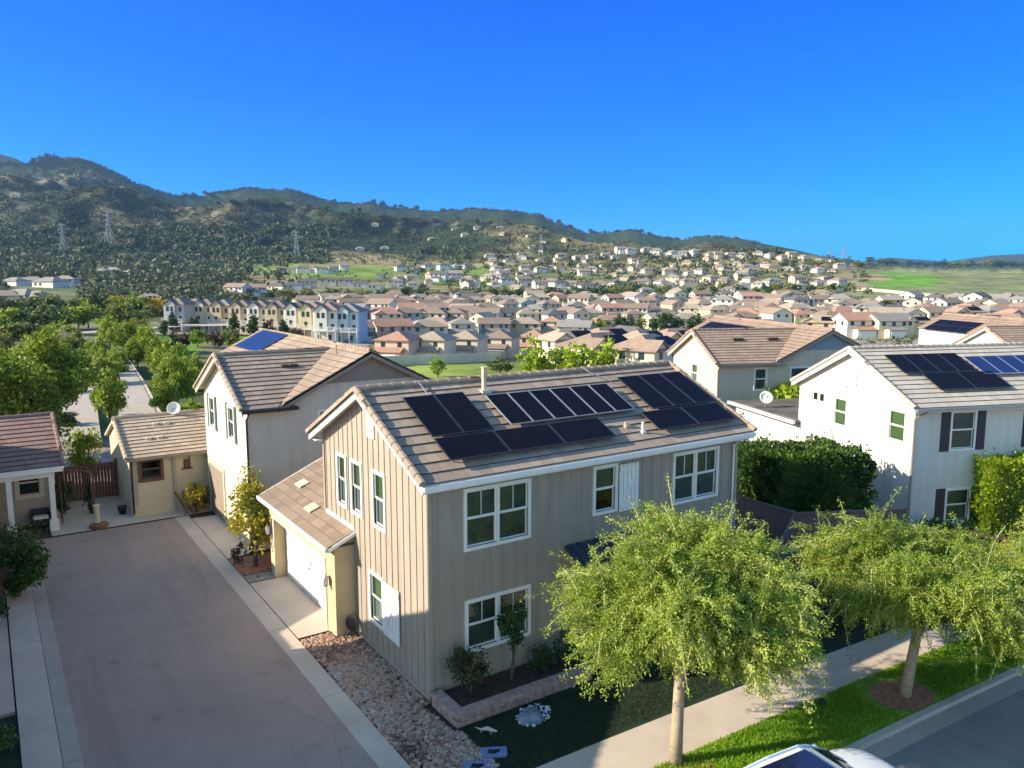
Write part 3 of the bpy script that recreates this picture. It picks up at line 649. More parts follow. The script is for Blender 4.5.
# solar array on the front slope, 0.25 m clear of the tiles
sv = Vector((0, 1, SL)).normalized()
def P0(x, y): return (x, y, RE + SL * (y - YE) + .24)
cy = 1 / math.hypot(1, SL)
pans = []
for i in range(2): pans.append((10.50 + i * 1.075, 19.70, 1.065, 2.12, 'panelA', 'panelF'))
for i in range(3): pans.append((10.50 + i * 2.03, 18.66, 2.02, 1.08, 'panelA', 'panelF'))
for i in range(6): pans.append((13.30 + i * .855, 19.80, .845, 1.70, 'panelA', 'panelL'))
for i in range(3): pans.append((19.15 + i * 1.075, 19.70, 1.065, 2.12, 'panelA', 'panelF'))
for i in range(2): pans.append((18.48 + i * 1.90, 18.64, 1.89, 1.08, 'panelA', 'panelF'))
for x, y, w, h, m, f in pans: panel(H, P0(x, y), (1, 0, 0), sv, w, h, m, f)
b = MB()
for y in (18.9, 19.4, 20.1, 21.2):
    for x in np.arange(10.7, 22.3, 1.2):
        if y > 19.5 and (12.7 < x < 13.4 or 18.4 < x < 19.2): continue
        if y < 19.5 and (16.4 < x < 18.6): continue
        b.box(x - .02, x + .02, y - .02, y + .02, zr(y) + .0, zr(y) + .2)
b.build('mounting_post', M['metal'], H)['kind'] = 'stuff'
# pipes on the roof
def pipe(x, y, h, r, m='taupe'):
    b = MB(); z = zr(y); b.tube([(x, y, z - .05), (x, y, z + h)], r, 10); b.tube([(x, y, z + h), (x, y, z + h + .03)], r * 1.25, 10); b.box(x - r * 2, x + r * 2, y - r * 2.2, y + r * 2, z + .02 - SL * r * 2, z + .06); b.build('vent_pipe', M[m], rf)
pipe(13.62, 21.9, .78, .085, 'taupe2'); pipe(17.98, 18.95, .33, .04, 'white'); pipe(17.6, 19.35, .12, .06, 'taupe')
b = MB(); b.tube([(11.5, 22.5, RZ + .12), (11.5, 21.7, zr(21.7) + .1)], .02, 6); b.build('conduit', M['metal'], rf); b = MB(); b.tube([(18.3, 22.6, RZ + .14), (18.3, 22.2, RZ + .0), (18.9, 21.6, zr(21.6) + .1)], .02, 6); b.build('conduit', M['metal'], rf)
# awning and entry door, mostly behind the street tree
b = MB(); AX0, AX1 = 14.5 - X0, 17.2 - X0
b.hexa([Fr.p(AX0, 3.2, .95), Fr.p(AX1, 3.2, .95), Fr.p(AX1, 3.6, 0), Fr.p(AX0, 3.6, 0), Fr.p(AX0, 3.3, .95), Fr.p(AX1, 3.3, .95), Fr.p(AX1, 3.7, 0), Fr.p(AX0, 3.7, 0)])
for k in range(8): u = AX0 + .17 + k * .34; b.bar(Fr.p(u, 3.33, .93), Fr.p(u, 3.72, .02), .03, .04)
b.build('awning', M['navy'], H)
b = MB()
for u in (AX0 + .1, AX1 - .1): b.bar(Fr.p(u, 3.25, .85), Fr.p(u, 2.6, .03), .07, .07)
b.build('awning_bracket', M['white'], H)
b = MB(); fbox(b, Fr, 14.9 - X0, 15.9 - X0, 0, 2.1, .0, .05); fbox(b, Fr, 15.02 - X0, 15.78 - X0, .2, .9, .05, .065); fbox(b, Fr, 15.02 - X0, 15.78 - X0, 1.1, 1.95, .05, .065); b.build('door', M['navy'], H)
# garage wing
GX, GD = 9.07, 9.5
GF = Frame((GX, 31.0, 0), (-1, 0, 0)); ygt = lambda y: 31.0 - y
b = MB(); wall(b, GF, [(0, -.02), (ygt(30.4), -.02), (ygt(30.4), 2.45), (ygt(24.85), 2.45), (ygt(24.85), -.02), (ygt(23.95), -.02), (ygt(23.95), 3.2), (0, 3.2)])
b.box(GX, GX + .012, 31.0, 31.5, 0, 0.01)
b.face([(GX, 30.4, -.02), (GX, 30.4, 2.45), (GD + .05, 30.4, 2.45), (GD + .05, 30.4, -.02)]); b.face([(GX, 24.85, -.02), (GD + .05, 24.85, -.02), (GD + .05, 24.85, 2.45), (GX, 24.85, 2.45)]); b.face([(GX, 24.85, 2.45), (GD + .05, 24.85, 2.45), (GD + .05, 30.4, 2.45), (GX, 30.4, 2.45)])
b.face([(GX, 23.95, -.02), (X0, 23.95, -.02), (X0, 23.95, 3.55), (GX, 23.95, 3.2)])
b.face([(GX, 31, -.02), (GX, 31, 3.2), (13.5, 31, 5.2), (16, 31, 3.9), (16, 31, -.02)]); b.face([(16, 31, -.02), (16, 31, 3.9), (16, 26.46, 3.9), (16, 26.46, -.02)])
b.build('garage_wall', M['garage'], H)
b = MB()
fbox(b, GF, ygt(30.4) - .12, ygt(30.4), 0, 2.57, 0, .035); fbox(b, GF, ygt(24.85), ygt(24.85) + .12, 0, 2.57, 0, .035); fbox(b, GF, ygt(30.4), ygt(24.85), 2.45, 2.57, 0, .035)
b.build('garage_door_trim', M['offwhite'], H)
GP = Frame((GD, 30.4, 0), (-1, 0, 0)); b = MB()
for r in range(4):
    fbox(b, GP, .01, 5.54, .02 + r * .6, .605 + r * .6, -.04, 0)
    for c in range(8): fbox(b, GP, .1 + c * .68, .68 + c * .68, .09 + r * .6, .53 + r * .6, 0, .012)
gd = b.build('garage_door', M['white'], H)
b = MB(); fbox(b, GP, 2.7, 2.85, 1.15, 1.2, .012, .06); fbox(b, GP, 2.9, 3.0, 1.3, 1.5, .012, .03); b.build('handle', M['metal'], gd)
b = MB(); GE = 8.8; GZ = 3.19; gs = .45; ya, yb = 31.35, 23.82
def gz(x): return GZ + gs * (x - GE)
slab(b, (GE, ya, GZ), (GE, yb, GZ), (X0 - .01, yb, gz(X0)), (X0 - .01, ya, gz(X0)), .1, 1)
courses(b, (GE - .03, ya, GZ), (GE - .03, yb, GZ), (X0 + .0, yb, gz(X0)), (X0, ya, gz(X0)), 3, .03)
courses(b, (X0, ya, gz(X0)), (X0, Y1 + .02, gz(X0)), (13.5, Y1 + .02, gz(13.5)), (13.5, ya, gz(13.5)), 11, .03)
slab(b, (X0, ya, gz(X0)), (X0, Y1 + .02, gz(X0)), (13.5, Y1 + .02, gz(13.5)), (13.5, ya, gz(13.5)), .1, 1)
courses(b, (17, Y1 + .02, gz(10)), (17, ya, gz(10)), (13.5, ya, gz(13.5)), (13.5, Y1 + .02, gz(13.5)), 11, .03)
b.box(GE + .05, X0 - .04, yb - .02, yb + .04, GZ - .02, GZ + .05, 0)
gr_ = b.build('garage_roof', [M['tile3'], M['white']], H)
b = MB(); b.box(GE - .11, GE - .01, yb - .02, ya + .02, GZ - .12, GZ + .02); b.hexa([(GE, ya - .0, GZ - .16), (GE, ya + .05, GZ - .16), (13.5, ya + .05, gz(13.5) - .16), (13.5, ya, gz(13.5) - .16), (GE, ya, GZ + .03), (GE, ya + .05, GZ + .03), (13.5, ya + .05, gz(13.5) + .03), (13.5, ya, gz(13.5) + .03)])
b.hexa([(GE, yb - .05, GZ - .14), (GE, yb, GZ - .14), (X0, yb, gz(X0) - .14), (X0, yb - .05, gz(X0) - .14), (GE, yb - .05, GZ - .02), (GE, yb, GZ - .02), (X0, yb, gz(X0) - .02), (X0, yb - .05, gz(X0) - .02)])
b.build('garage_fascia', M['white'], H)
b = MB(); b.box(X0 - .03, X0 - .005, Y0 + 5.2, Y1, gz(X0) + .0, gz(X0) + .14); b.build('flashing', M['white'], H)
for y0_, x0_ in ((29.6, 9.9), (27.0, 9.35)):
    b = MB()
    for k in range(3): z = gz(x0_) + .045; b.hexa([(x0_, y0_ + k * .22, z), (x0_ + .38, y0_ + k * .22, z + .155), (x0_ + .38, y0_ + .2 + k * .22, z + .155), (x0_, y0_ + .2 + k * .22, z), (x0_, y0_ + k * .22, z + .06), (x0_ + .38, y0_ + k * .22, z + .2), (x0_ + .38, y0_ + .2 + k * .22, z + .2), (x0_, y0_ + .2 + k * .22, z + .06)])
    b.build('roof_vent', M['taupe2'], gr_)
def wall_lamp(y, z, x=GX):
    b = MB(); b.box(x - .03, x, y - .07, y + .07, z - .05, z + .3); b.tube([(x - .02, y, z + .26), (x - .17, y, z + .30)], .015, 6)
    b.lathe((x - .17, y, z - .06), [(.03, 0), (.08, .02), (.08, .05)], 8); b.lathe((x - .17, y, z + .24), [(.12, 0), (.06, .07), (.02, .12)], 8)
    for k in range(4): a = k * math.pi / 2 + .78; b.bar((x - .17 + .075 * math.cos(a), y + .075 * math.sin(a), z - .02), (x - .17 + .095 * math.cos(a), y + .095 * math.sin(a), z + .24), .015, .015)
    l = b.build('wall_lamp', M['metal'], H); g = MB(); g.lathe((x - .17, y, z - .02), [(.06, 0), (.08, .25)], 8); g.build('lamp_glass', M['white'], l)
wall_lamp(24.4, 1.75); wall_lamp(30.75, 1.75)
b = MB(); b.box(GX - .05, GX, 31.0 - .95, 31.0 - .8, 1.4, 1.0); 
# hose reel by the garage
t = wroot('hose_reel', 'dark coiled hose reel on a stand against the tan garage side wall', 'hose reel', (9.45, 23.75, 0)); b = MB()
for s in (-.12, .12): b.tube([(9.45 + s - .1, 23.72, 0), (9.45 + s * .4, 23.75, .8), (9.45 + s + .1, 23.8, 0)], .018, 6)
b.build('stand', M['black'], t); b = MB()
for k in range(9):
    r = .17 + .02 * (k % 3); c = Vector((9.38 + .02 * k, 23.72, .5)); b.tube([c + Vector((0, r * math.cos(a), r * 1.25 * math.sin(a))) for a in np.linspace(0, 6.283, 18)], .016, 5)
b.build('hose', M['barkd'], t, True)
# ---------------------------------------------------------------- rocks, planter, turf pieces
def rock_bed(name, n, sampler, smin, smax, m, label=None):
    rs = np.random.RandomState(5); V = []; F = []
    base = np.array([(1, 1, 1), (-1, -1, 1), (-1, 1, -1), (1, -1, -1), (0, 0, 1.3), (1.3, 0, 0), (0, 1.3, 0)], float)
    ico = np.array([(0, 0, 1), (.89, 0, .45), (.28, .85, .45), (-.72, .53, .45), (-.72, -.53, .45), (.28, -.85, .45), (.72, .53, -.45), (-.28, .85, -.45), (-.89, 0, -.45), (-.28, -.85, -.45), (.72, -.53, -.45), (0, 0, -1)])
    fc = np.array([(0, 1, 2), (0, 2, 3), (0, 3, 4), (0, 4, 5), (0, 5, 1), (1, 6, 2), (2, 7, 3), (3, 8, 4), (4, 9, 5), (5, 10, 1), (2, 6, 7), (3, 7, 8), (4, 8, 9), (5, 9, 10), (1, 10, 6), (11, 7, 6), (11, 8, 7), (11, 9, 8), (11, 10, 9), (11, 6, 10)])
    P = sampler(rs, n)
    for k in range(len(P)):
        s = rs.uniform(smin, smax) * np.array([1, rs.uniform(.6, 1), rs.uniform(.4, .75)]); a = rs.uniform(0, 6.28)
        q = ico * (1 + rs.uniform(-.2, .2, (12, 1))) * s; q = np.stack([q[:, 0] * math.cos(a) - q[:, 1] * math.sin(a), q[:, 0] * math.sin(a) + q[:, 1] * math.cos(a), q[:, 2]], -1)
        F.append(fc + 12 * k); V.append(q + np.array([P[k][0], P[k][1], P[k][2] + s[2] * rs.uniform(-.1, .7)]))
    return link_mesh(name, np_mesh(name, np.concatenate(V), np.concatenate(F), m, False))
rockm = leaf_mat('river_rock', [(.14, .075, .055), (.32, .19, .13), (.44, .30, .22), (.30, .26, .23), (.75, .66, .54)], 0, .8)
def rk(rs, n):
    x = rs.uniform(7.99, 9.74, n); y = rs.uniform(14.4, 24.6, n); k = ~((x > 9.05) & (y > 23.9)) & ~((y > 24.45)); k &= ~((x > 9.55) & (y < 18.6) & (y > 17.0))
    return np.stack([x, y, np.full(n, .0)], -1)[k]
o = rock_bed('river_rocks', 6500, rk, .03, .095, rockm); tag(o, 'bed of brown and white river rocks between alley kerb and tan house', 'gravel', kind='stuff')
blockm = tile_mat('tumbled_retaining_block', (.30, .20, .17), (.40, .30, .26), (.12, .08, .08))
t = wroot('retaining_wall', 'low mauve block retaining wall around the planter at the front house wall', 'retaining wall', (9.75, 17.1, 0))
def block_run(b, a, e, z0, z1, th, bl):
    a = Vector(a); e = Vector(e); d = (e - a); n = max(1, round(d.length / bl)); d /= n; x = d.cross(Z3).normalized() * th / 2
    for i in range(n):
        p = a + d * (i + .03); q = a + d * (i + .97); j = random.uniform(-.012, .012)
        b.hexa([(p.x - x.x, p.y - x.y, z0), (p.x + x.x * (1 + j * 6), p.y + x.y * (1 + j * 6), z0), (q.x + x.x * (1 + j * 6), q.y + x.y * (1 + j * 6), z0), (q.x - x.x, q.y - x.y, z0), (p.x - x.x, p.y - x.y, z1), (p.x + x.x, p.y + x.y, z1), (q.x + x.x, q.y + x.y, z1), (q.x - x.x, q.y - x.y, z1)])
blk = mat('mauve_block', (.28, .17, .14), .9, .2, 5, .8, 30, col2=(.46, .33, .28))
b = MB()
for r in range(2):
    o_ = .15 * (r % 2); block_run(b, (9.72 + o_, 17.22, 0), (14.4, 17.22, 0), .005 + .16 * r, .155 + .16 * r, .26, .3); block_run(b, (9.85, 18.5, 0), (9.85, 17.35, 0), .005 + .16 * r, .155 + .16 * r, .26, .3)
b.build('block_course', blk, t); b = MB()
block_run(b, (9.68, 17.2, 0), (14.42, 17.2, 0), .32, .40, .34, .42); block_run(b, (9.86, 18.52, 0), (9.86, 17.38, 0), .32, .40, .34, .42); b.build('cap_stone', blk, t)
sheet('planter_soil', [(9.98, 17.33), (22, 17.33), (22, 18.6), (9.98, 18.6)], .26, M['bed'])
# stepping plaques and small stone fountain
bl = mat('blue_grey_plaque', (.16, .19, .36), .6, .1, 6)
for (x, y, a, lab) in ((9.95, 15.62, .5, 'blue grey garden plaque lying on dark turf, nearer the retaining wall corner'), (9.3, 15.35, .6, 'blue grey garden plaque lying at the rock bed edge, bottom of view')):
    t = root('garden_plaque', lab, 'plaque', (x, y, .0), -a, 'blue garden plaques'); b = MB(); b.prism([(-.34, -.2, .01), (.28, -.2, .01), (.34, -.14, .01), (.34, .16, .01), (.3, .2, .01), (-.3, .2, .01), (-.34, .14, .01)], (0, 0, .06)); b.build('slab', bl, t, bevel=.01)
    b = MB(); b.prism([(-.16, -.07, .07), (.02, -.1, .07), (.14, -.02, .07), (.16, .08, .07), (-.02, .05, .07), (-.12, .1, .07)], (0, 0, .012)); b.build('relief', M['dark'], t)
t = root('rock_ornament', 'blue grey rock fountain with pale pebbles on the dark turf', 'ornament', (11.7, 16.45, 0), .3); b = MB()
rs = np.random.RandomState(2)
for k in range(7): b.lathe((rs.uniform(-.35, .35), rs.uniform(-.2, .2), -.02), [(.24, 0), (.22, .12), (.14, .22), (.02, .26)], 7)
b.build('boulder', mat('blue_grey_stone', (.16, .19, .25), .7, .3, 8), t, False)
def rk2(rs, n): a = rs.uniform(0, 6.28, n); r = rs.uniform(.3, .62, n); return np.stack([r * np.cos(a) + .1, r * np.sin(a) * .7, np.full(n, .02)], -1)
o = rock_bed('pebble', 90, rk2, .025, .06, mat('pale_pebble', (.55, .60, .70), .6, .2, 5)); o.parent = t; o['kind'] = 'stuff'
t = root('garden_ornament', 'small pale lizard shaped ornament on turf near the retaining wall', 'ornament', (10.3, 16.6, 0), -.9); b = MB(); b.tube([(-.3, .05, .03), (-.1, -.03, .05), (.05, .03, .07), (.25, 0, .06), (.34, .02, .05)], [.01, .03, .06, .04, .02], 6)
for s in (-1, 1): b.tube([(-.02, 0, .05), (-.1, s * .12, .01)], .015, 5); b.tube([(.15, 0, .05), (.22, s * .12, .01)], .015, 5)
b.build('body', M['concrete'], t)
def cover(x, y, lab, m='concrete', w=.4, h=.26):
    t = root('meter_box', lab, 'meter box', (x, y, .03), 0); b = MB(); b.box(-h / 2, h / 2, -w / 2, w / 2, 0, .03); b.build('frame', M[m], t, bevel=.008); b = MB(); b.box(-h / 2 + .03, h / 2 - .03, -w / 2 + .03, w / 2 - .03, .03, .036); b.build('lid', M['shutterG'], t)
cover(8.45, 30.75, 'pale green meter box lid in the paved patch beside the garage'); cover(8.55, 32.5, 'pale meter box lid in the mulch under the autumn tree')
# ---------------------------------------------------------------- neighbouring houses (local frame: x into the house from its gable, y along the gable)
def shutters(parent, F, w, ww, m, z0=None, z1=None):
    for s in (0, 1):
        u0 = w[0] - ww - .03 if s == 0 else w[1] + .03
        b = MB(); fbox(b, F, u0, u0 + ww, w[2], w[3], 0, .045)
        for k in range(18):
            zz = w[2] + .1 + k * (w[3] - w[2] - .2) / 18; fbox(b, F, u0 + .06, u0 + ww - .06, zz, zz + .05, .045, .058)
        b.build('shutter', M[m], parent)
def gable_roof(parent, x0, x1, yc, hw, ze, sl, mt, ov=.4, n=13, trimm='white', rake=.35, name='roof', clipx=None, fascia=True):
    """ridge along x"""
    ye = hw + ov; rz = ze + sl * hw; zo = ze - sl * ov; b = MB(); xa, xb = x0 - rake, x1
    xr = clipx if clipx is not None else x1
    for s in (-1, 1):
        A = (xa, yc + s * ye, zo); B = (xb, yc + s * ye, zo); C = (xr, yc, rz); D = (xa, yc, rz)
        if s == 1: A, B, C, D = B, A, D, C
        slab(b, A, B, C, D, .1, 1); courses(b, A, B, C, D, n)
        caps(b, (xa + .02, yc + s * ye, zo + .03), (xa + .02, yc, rz + .03), .2, .1, .36)
    caps(b, (xa, yc, rz + .02), (xr, yc, rz + .02), .26, .09, .4)
    r = b.build(name, [M[mt], M[trimm]], parent)
    b = MB()
    for s in (-1, 1):
        b.hexa([(xa + .03, yc + s * ye, zo - .26), (xa + .09, yc + s * ye, zo - .26), (xa + .09, yc, rz - .26), (xa + .03, yc, rz - .26), (xa + .03, yc + s * ye, zo - .1), (xa + .09, yc + s * ye, zo - .1), (xa + .09, yc, rz - .1), (xa + .03, yc, rz - .1)])
        b.box(xa + .1, xb, yc + s * (ye - .04) - .02, yc + s * (ye - .04) + .02, zo - .22, zo - .1)
    b.build('fascia', M[trimm], parent)
    return r
def cross_house(root_, xr, W=7.8, ez=6.5, sl=.47, sx=.5, wm='offwhite', tm='tile', panelm='panelB', windows=True, gar=True, xl=None, pan=None, gwin=None, fwin=(), band='brownlap', swin=(), D=16.5, right=5.0):
    """front gable (ridge along x) running into a taller main roof (ridge along y) with its gable flush with the side wall"""
    hw = W / 2; rz = ez + sl * hw; mz = rz + .22; xv = xr - (mz - (ez - sl * .4)) / sx        # where the main slope meets the eave line
    Gf = Frame((0, W, 0), (-1, 0, 0)); F0 = Frame((0, 0, 0), (0, -1, 0)); b = MB(); e = -.08
    g = gwin or []
    wall(b, Gf, [(0, -1), (W, -1), (W, ez + e), (hw, rz + e), (0, ez + e)], [hole(w) for w in g])
    XR = xr + right
    wall(b, F0, [(0, -1), (XR, -1), (XR, mz - sx * (XR - xr) + e), (xr, mz + e), (xv + .5, ez - sl * .4 + .25 + e), (xv, ez + e - .1), (0, ez + e)], [hole(w) for w in list(fwin) + list(swin)])
    b.face([(XR, 0, -1), (XR, D, -1), (XR, D, mz - sx * (XR - xr)), (XR, 0, mz - sx * (XR - xr))]); xw = xv + 1.6; b.face([(XR, D, -1), (xw, D, -1), (xw, D, mz - sx * (xr - xw) - .1), (xr, D, mz), (XR, D, mz - sx * (XR - xr))])
    zw_ = mz - sx * (xr - xw) - .1; b.face([(xw, D, -1), (xw, W, -1), (xw, W, zw_), (xw, D, zw_)]); b.face([(xw, W, -1), (0, W, -1), (0, W, ez), (xw, W, ez)])
    b.build('wall', M[wm], root_)
    for w in g: window(root_, Gf, *w)
    for w in list(fwin) + list(swin): window(root_, F0, *w, up='glassB')
    # main roof
    b = MB(); yf = -.35; yb = D + .3; xl_ = xv; zl = mz - sx * (xr - xl_); xq = xv + 1.3
    # left slope in front of and behind the front gable, with a valley between
    def lp(x, y): return (x, y, mz - sx * (xr - x))
    xj = xr - (mz - rz) / sx
    # valley line from (xv,yf) to (xj,hw): strips of the left slope lying right of the valley
    slab(b, lp(xj, yf), lp(xj, yb), lp(xr, yb), lp(xr, yf), .1, 1)
    n = 12
    def lslope(Ax, Ay, Bx, By, Cy, Dy, nn):
        courses(b, lp(Ax, Ay), lp(Bx, By), lp(xr, Cy), lp(xr, Dy), nn, .04)
    # part A: triangle valley to ridge (front)
    m_ = 12; rows = []
    for k in range(m_):
        xa_ = xv + (xr - xv) * k / m_; xb_ = xv + (xr - xv) * (k + 1.05) / m_
        def ylo(x): return yf
        def yhi(x): return -.4 + (hw + .4) * (x - xv) / (xj - xv) if x < xj else yb
        def yhi2(x): return W + .4 - (hw + .4) * (x - xv) / (xj - xv) if x < xj else None
        def strip(y0a, y1a, y0b, y1b):
            if y1a - y0a < .02 and y1b - y0b < .02: return
            courses(b, (xa_, y1a, lp(xa_, 0)[2]), (xa_, y0a, lp(xa_, 0)[2]), (xb_, y0b, lp(xb_, 0)[2]), (xb_, y1b, lp(xb_, 0)[2]), 1, .04)
        xb_ = min(xb_, xr)
        if xa_ >= xj - .05: strip(yf, yb, yf, yb)
        else: 
            strip(yf, max(yf, yhi(xa_)), yf, max(yf, min(yhi(xb_), hw))); xa_ < xq or strip(max(W + .4 - (hw + .4) * (xa_ - xv) / (xj - xv), hw), yb, max(hw, W + .4 - (hw + .4) * (min(xb_, xj) - xv) / (xj - xv)), yb)
    XE = XR + .4; courses(b, (XE, yf, mz - sx * (XE - xr)), (XE, yb, mz - sx * (XE - xr)), (xr, yb, mz), (xr, yf, mz), 12, .04)
    caps(b, (xr, yf, mz + .02), (xr, yb, mz + .02), .26, .09, .4)
    slab(b, (XE, yf, mz - sx * (XE - xr)), (XE, yb, mz - sx * (XE - xr)), (xr, yb, mz), (xr, yf, mz), .1, 1)
    b.hexa([(xv + .3, yf, lp(xv + .3, 0)[2] - .12), (xr, yf, mz - .12), (xr, yf + .4, mz - .12), (xv + .3, yf + .4, lp(xv + .3, 0)[2] - .12), (xv + .3, yf, lp(xv + .3, 0)[2] - .01), (xr, yf, mz - .01), (xr, yf + .4, mz - .01), (xv + .3, yf + .4, lp(xv + .3, 0)[2] - .01)], 1)
    b.build('main_roof', [M[tm], M['brownlap']], root_)
    b = MB()
    for s in (-1, 1):
        xe = xv + .1 if s < 0 else XE; ze = mz - sx * abs(xe - xr)
        b.hexa([(xe, yf + .0, ze - .28), (xe, yf + .06, ze - .28), (xr, yf + .06, mz - .28), (xr, yf, mz - .28), (xe, yf, ze - .03), (xe, yf + .06, ze - .03), (xr, yf + .06, mz - .03), (xr, yf, mz - .03)])
    b.build('barge_board', M['brownlap'], root_)
    # lap siding in the upper gable
    b = MB(); zb0 = ez + .65
    zz = zb0; 
    while zz < mz - .25:
        x_0 = xr - (mz - zz - .2) / sx + .05; x_1 = min(xr + (mz - zz - .2) / sx - .05, XR)
        if x_1 > x_0: b.hexa([(x_0, -.05, zz), (x_1, -.05, zz), (x_1, -.01, zz), (x_0, -.01, zz), (x_0, -.025, zz + .14), (x_1, -.025, zz + .14), (x_1, -.01, zz + .14), (x_0, -.01, zz + .14)])
        zz += .14
    b.build('gable_siding', M[band], root_)
    # front gable roof: both slopes end on the valley
    b = MB(); ye = hw + .4; zo = ez - sl * .4; xa = -.36
    for s in (-1, 1):
        A = (xa, hw + s * ye, zo); B = (xv, hw + s * ye, zo); C = (xj, hw, rz); D_ = (xa, hw, rz)
        if s == 1: A, B, C, D_ = B, A, D_, C
        slab(b, A, B, C, D_, .1, 1); courses(b, A, B, C, D_, 13)
        caps(b, (xa + .02, hw + s * ye, zo + .03), (xa + .02, hw, rz + .03), .2, .1, .36)
    caps(b, (xa, hw, rz + .02), (xj, hw, rz + .02), .26, .09, .4)
    fr_ = b.build('front_roof', [M[tm], M['offwhite']], root_)
    for (px, py) in ((xr * .42, hw - 1.3),) if xr < 7 else ((2.2, hw - 1.5), (4.9, hw - 1.5)):
        b = MB(); z = rz - sl * 1.3 + .05
        for k in (0, .42): b.box(px + k, px + k + .34, py - .12, py + .14, z - .12, z + .07)
        b.build('roof_vent', M[tm], fr_)
    b = MB(); b.tube([(xr - .7, 2.2, mz - .4), (xr - .7, 2.2, mz + .15)], .04, 8); b.build('vent_pipe', M['metal'], root_)
    b = MB()
    for s in (-1, 1):
        b.hexa([(xa + .03, hw + s * ye, zo - .26), (xa + .09, hw + s * ye, zo - .26), (xa + .09, hw, rz - .26), (xa + .03, hw, rz - .26), (xa + .03, hw + s * ye, zo - .1), (xa + .09, hw + s * ye, zo - .1), (xa + .09, hw, rz - .1), (xa + .03, hw, rz - .1)])
    b.build('fascia', M['offwhite'], root_)
    b = MB(); b.box(xa + .04, xv + .95, -.52, -.4, zo - .14, zo - .01); b.box(xv - .3, xv + .95, -.42, -.02, zo - .16, zo - .02); b.build('gutter', M['black'] if tm == 'tile' else M['brownlap'], root_)
    b = MB(); b.tube([(-.02, -.46, zo - .1), (-.06, -.06, zo - .45), (-.06, -.06, .1)], .045, 6); b.build('downpipe', M['black'] if wm == 'offwhite' else M['brownlap'], root_)
    if pan:
        x0_, y0_, c, r, pw, ph, mm = pan
        ex = Vector((0, -1, 0)); ey = Vector((1, 0, sx)).normalized(); cx = 1 / math.hypot(1, sx)
        for i in range(c):
            for j in range(r):
                xx = x0_ + j * ph * cx; p = Vector((xx, y0_ - i * pw, mz - sx * (xr - xx) + .12)); 
                panel(root_, p, ex, ey, pw - .01, ph - .01, mm, 'panelF')
# house beyond the garage
WL = root('house', 'off-white two storey house with blue grey shutters beside the casita', 'house', (9.19, 34.02, 0))
cross_house(WL, 5.65, gwin=[(1.05, 2.15, 4.5, 6.1), (4.6, 5.7, 4.5, 6.1)], fwin=[(3.1, 4.35, 4.5, 6.0)], pan=(3.7, 15.9, 3, 2, 1.6, 1.03, 'panelB'))
GfW = Frame((0, 7.8, 0), (-1, 0, 0)); shutters(WL, GfW, (1.05, 2.15, 4.45, 6.15), .3, 'shutterG'); shutters(WL, GfW, (4.6, 5.7, 4.45, 6.15), .3, 'shutterG')
b = MB(); fbox(b, GfW, .3, 3.4, 2.55, 2.75, 0, .05); fbox(b, GfW, .3, .5, -.02, 2.55, 0, .05); fbox(b, GfW, 3.2, 3.4, -.02, 2.55, 0, .05); b.build('garage_door_trim', M['cream'], WL)
b = MB()
for r in range(4): fbox(b, GfW, .5, 3.2, .02 + r * .63, .63 + r * .63, 0, .02)
b.build('garage_door', M['brownlap'], WL)
# house at the right, second row
c_ = (41.61, 36.58, -.3)
R2 = root('house', 'beige two storey house behind the tan house, right of centre', 'house', c_, R(-22.8))
cross_house(R2, 8.33, wm='taupe2', tm='tile2', band='blueband', gwin=[(3.35, 4.55, 4.45, 5.95)], fwin=[(2.65, 3.65, 4.35, 6.0), (5.35, 7.2, 4.5, 6.0)], pan=(5.5, 16.9, 5, 2, 1.6, 1.03, 'panelA'), D=18, right=5.5)
c3 = (69.29, 32.33); R3 = root('house', 'white gabled house with blue solar array, partly hidden at right edge', 'house', (68.0, 29.0, -.6), R(-27))
cross_house(R3, 8.3, wm='stucco_white', tm='tile2', band='stucco_white', gwin=[(3.3, 4.5, 4.45, 5.95)], fwin=[(2.6, 3.6, 4.4, 6.0)], pan=(5.1, 20.0, 4, 2, 1.6, 1.1, 'panelA'), D=21, right=5.5)
# big white house at right, seen with its solar panels
R1 = root('house', 'large white two storey house with dark plum shutters and solar panels, right edge of view', 'house', (35.5, 19.4, 0), R(-20.5))
W1, E1, S1, L1 = 9.15, 6.05, .47, 20
Gf = Frame((0, W1, 0), (-1, 0, 0)); F0 = Frame((0, 0, 0), (0, -1, 0))
g1 = [(W1 - 5.95, W1 - 4.85, 4.05, 5.6), (W1 - 1.75, W1 - .55, 4.1, 5.65)]; gs_ = (W1 - 7.95, W1 - 6.75, 5.05, 5.65)
f1 = [(1.95, 3.4, 3.8, 5.75), (6.6, 8.1, 3.8, 5.75), (1.95, 3.4, .3, 2.0), (11.5, 13, 3.8, 5.75)]
b = MB(); wall(b, Gf, [(0, -.1), (W1, -.1), (W1, E1 - .05), (W1 / 2, E1 + S1 * W1 / 2 - .08), (0, E1 - .05)], [hole(w) for w in g1] + [hole(gs_, .07)])
wall(b, F0, [(0, -.1), (L1, -.1), (L1, E1 - .05), (0, E1 - .05)], [hole(w) for w in f1])
b.face([(L1, 0, 0), (L1, W1, 0), (L1, W1, E1), (L1, W1 / 2, E1 + 2), (L1, 0, E1)]); b.face([(L1, W1, 0), (0, W1, 0), (0, W1, E1 - .05), (L1, W1, E1 - .05)]); b.build('wall', M['stucco_white'], R1)
for w in g1: window(R1, Gf, *w, up='glassG', lo='glassG', trim=.07)
window(R1, Gf, *gs_, style='slide', cols=2, trim=.06, blinds=False)
for w in f1: window(R1, F0, *w, up='glassB', lo='glassD'); shutters(R1, F0, w, .48, 'shutter')
b = MB(); vu = W1 / 2 - .22
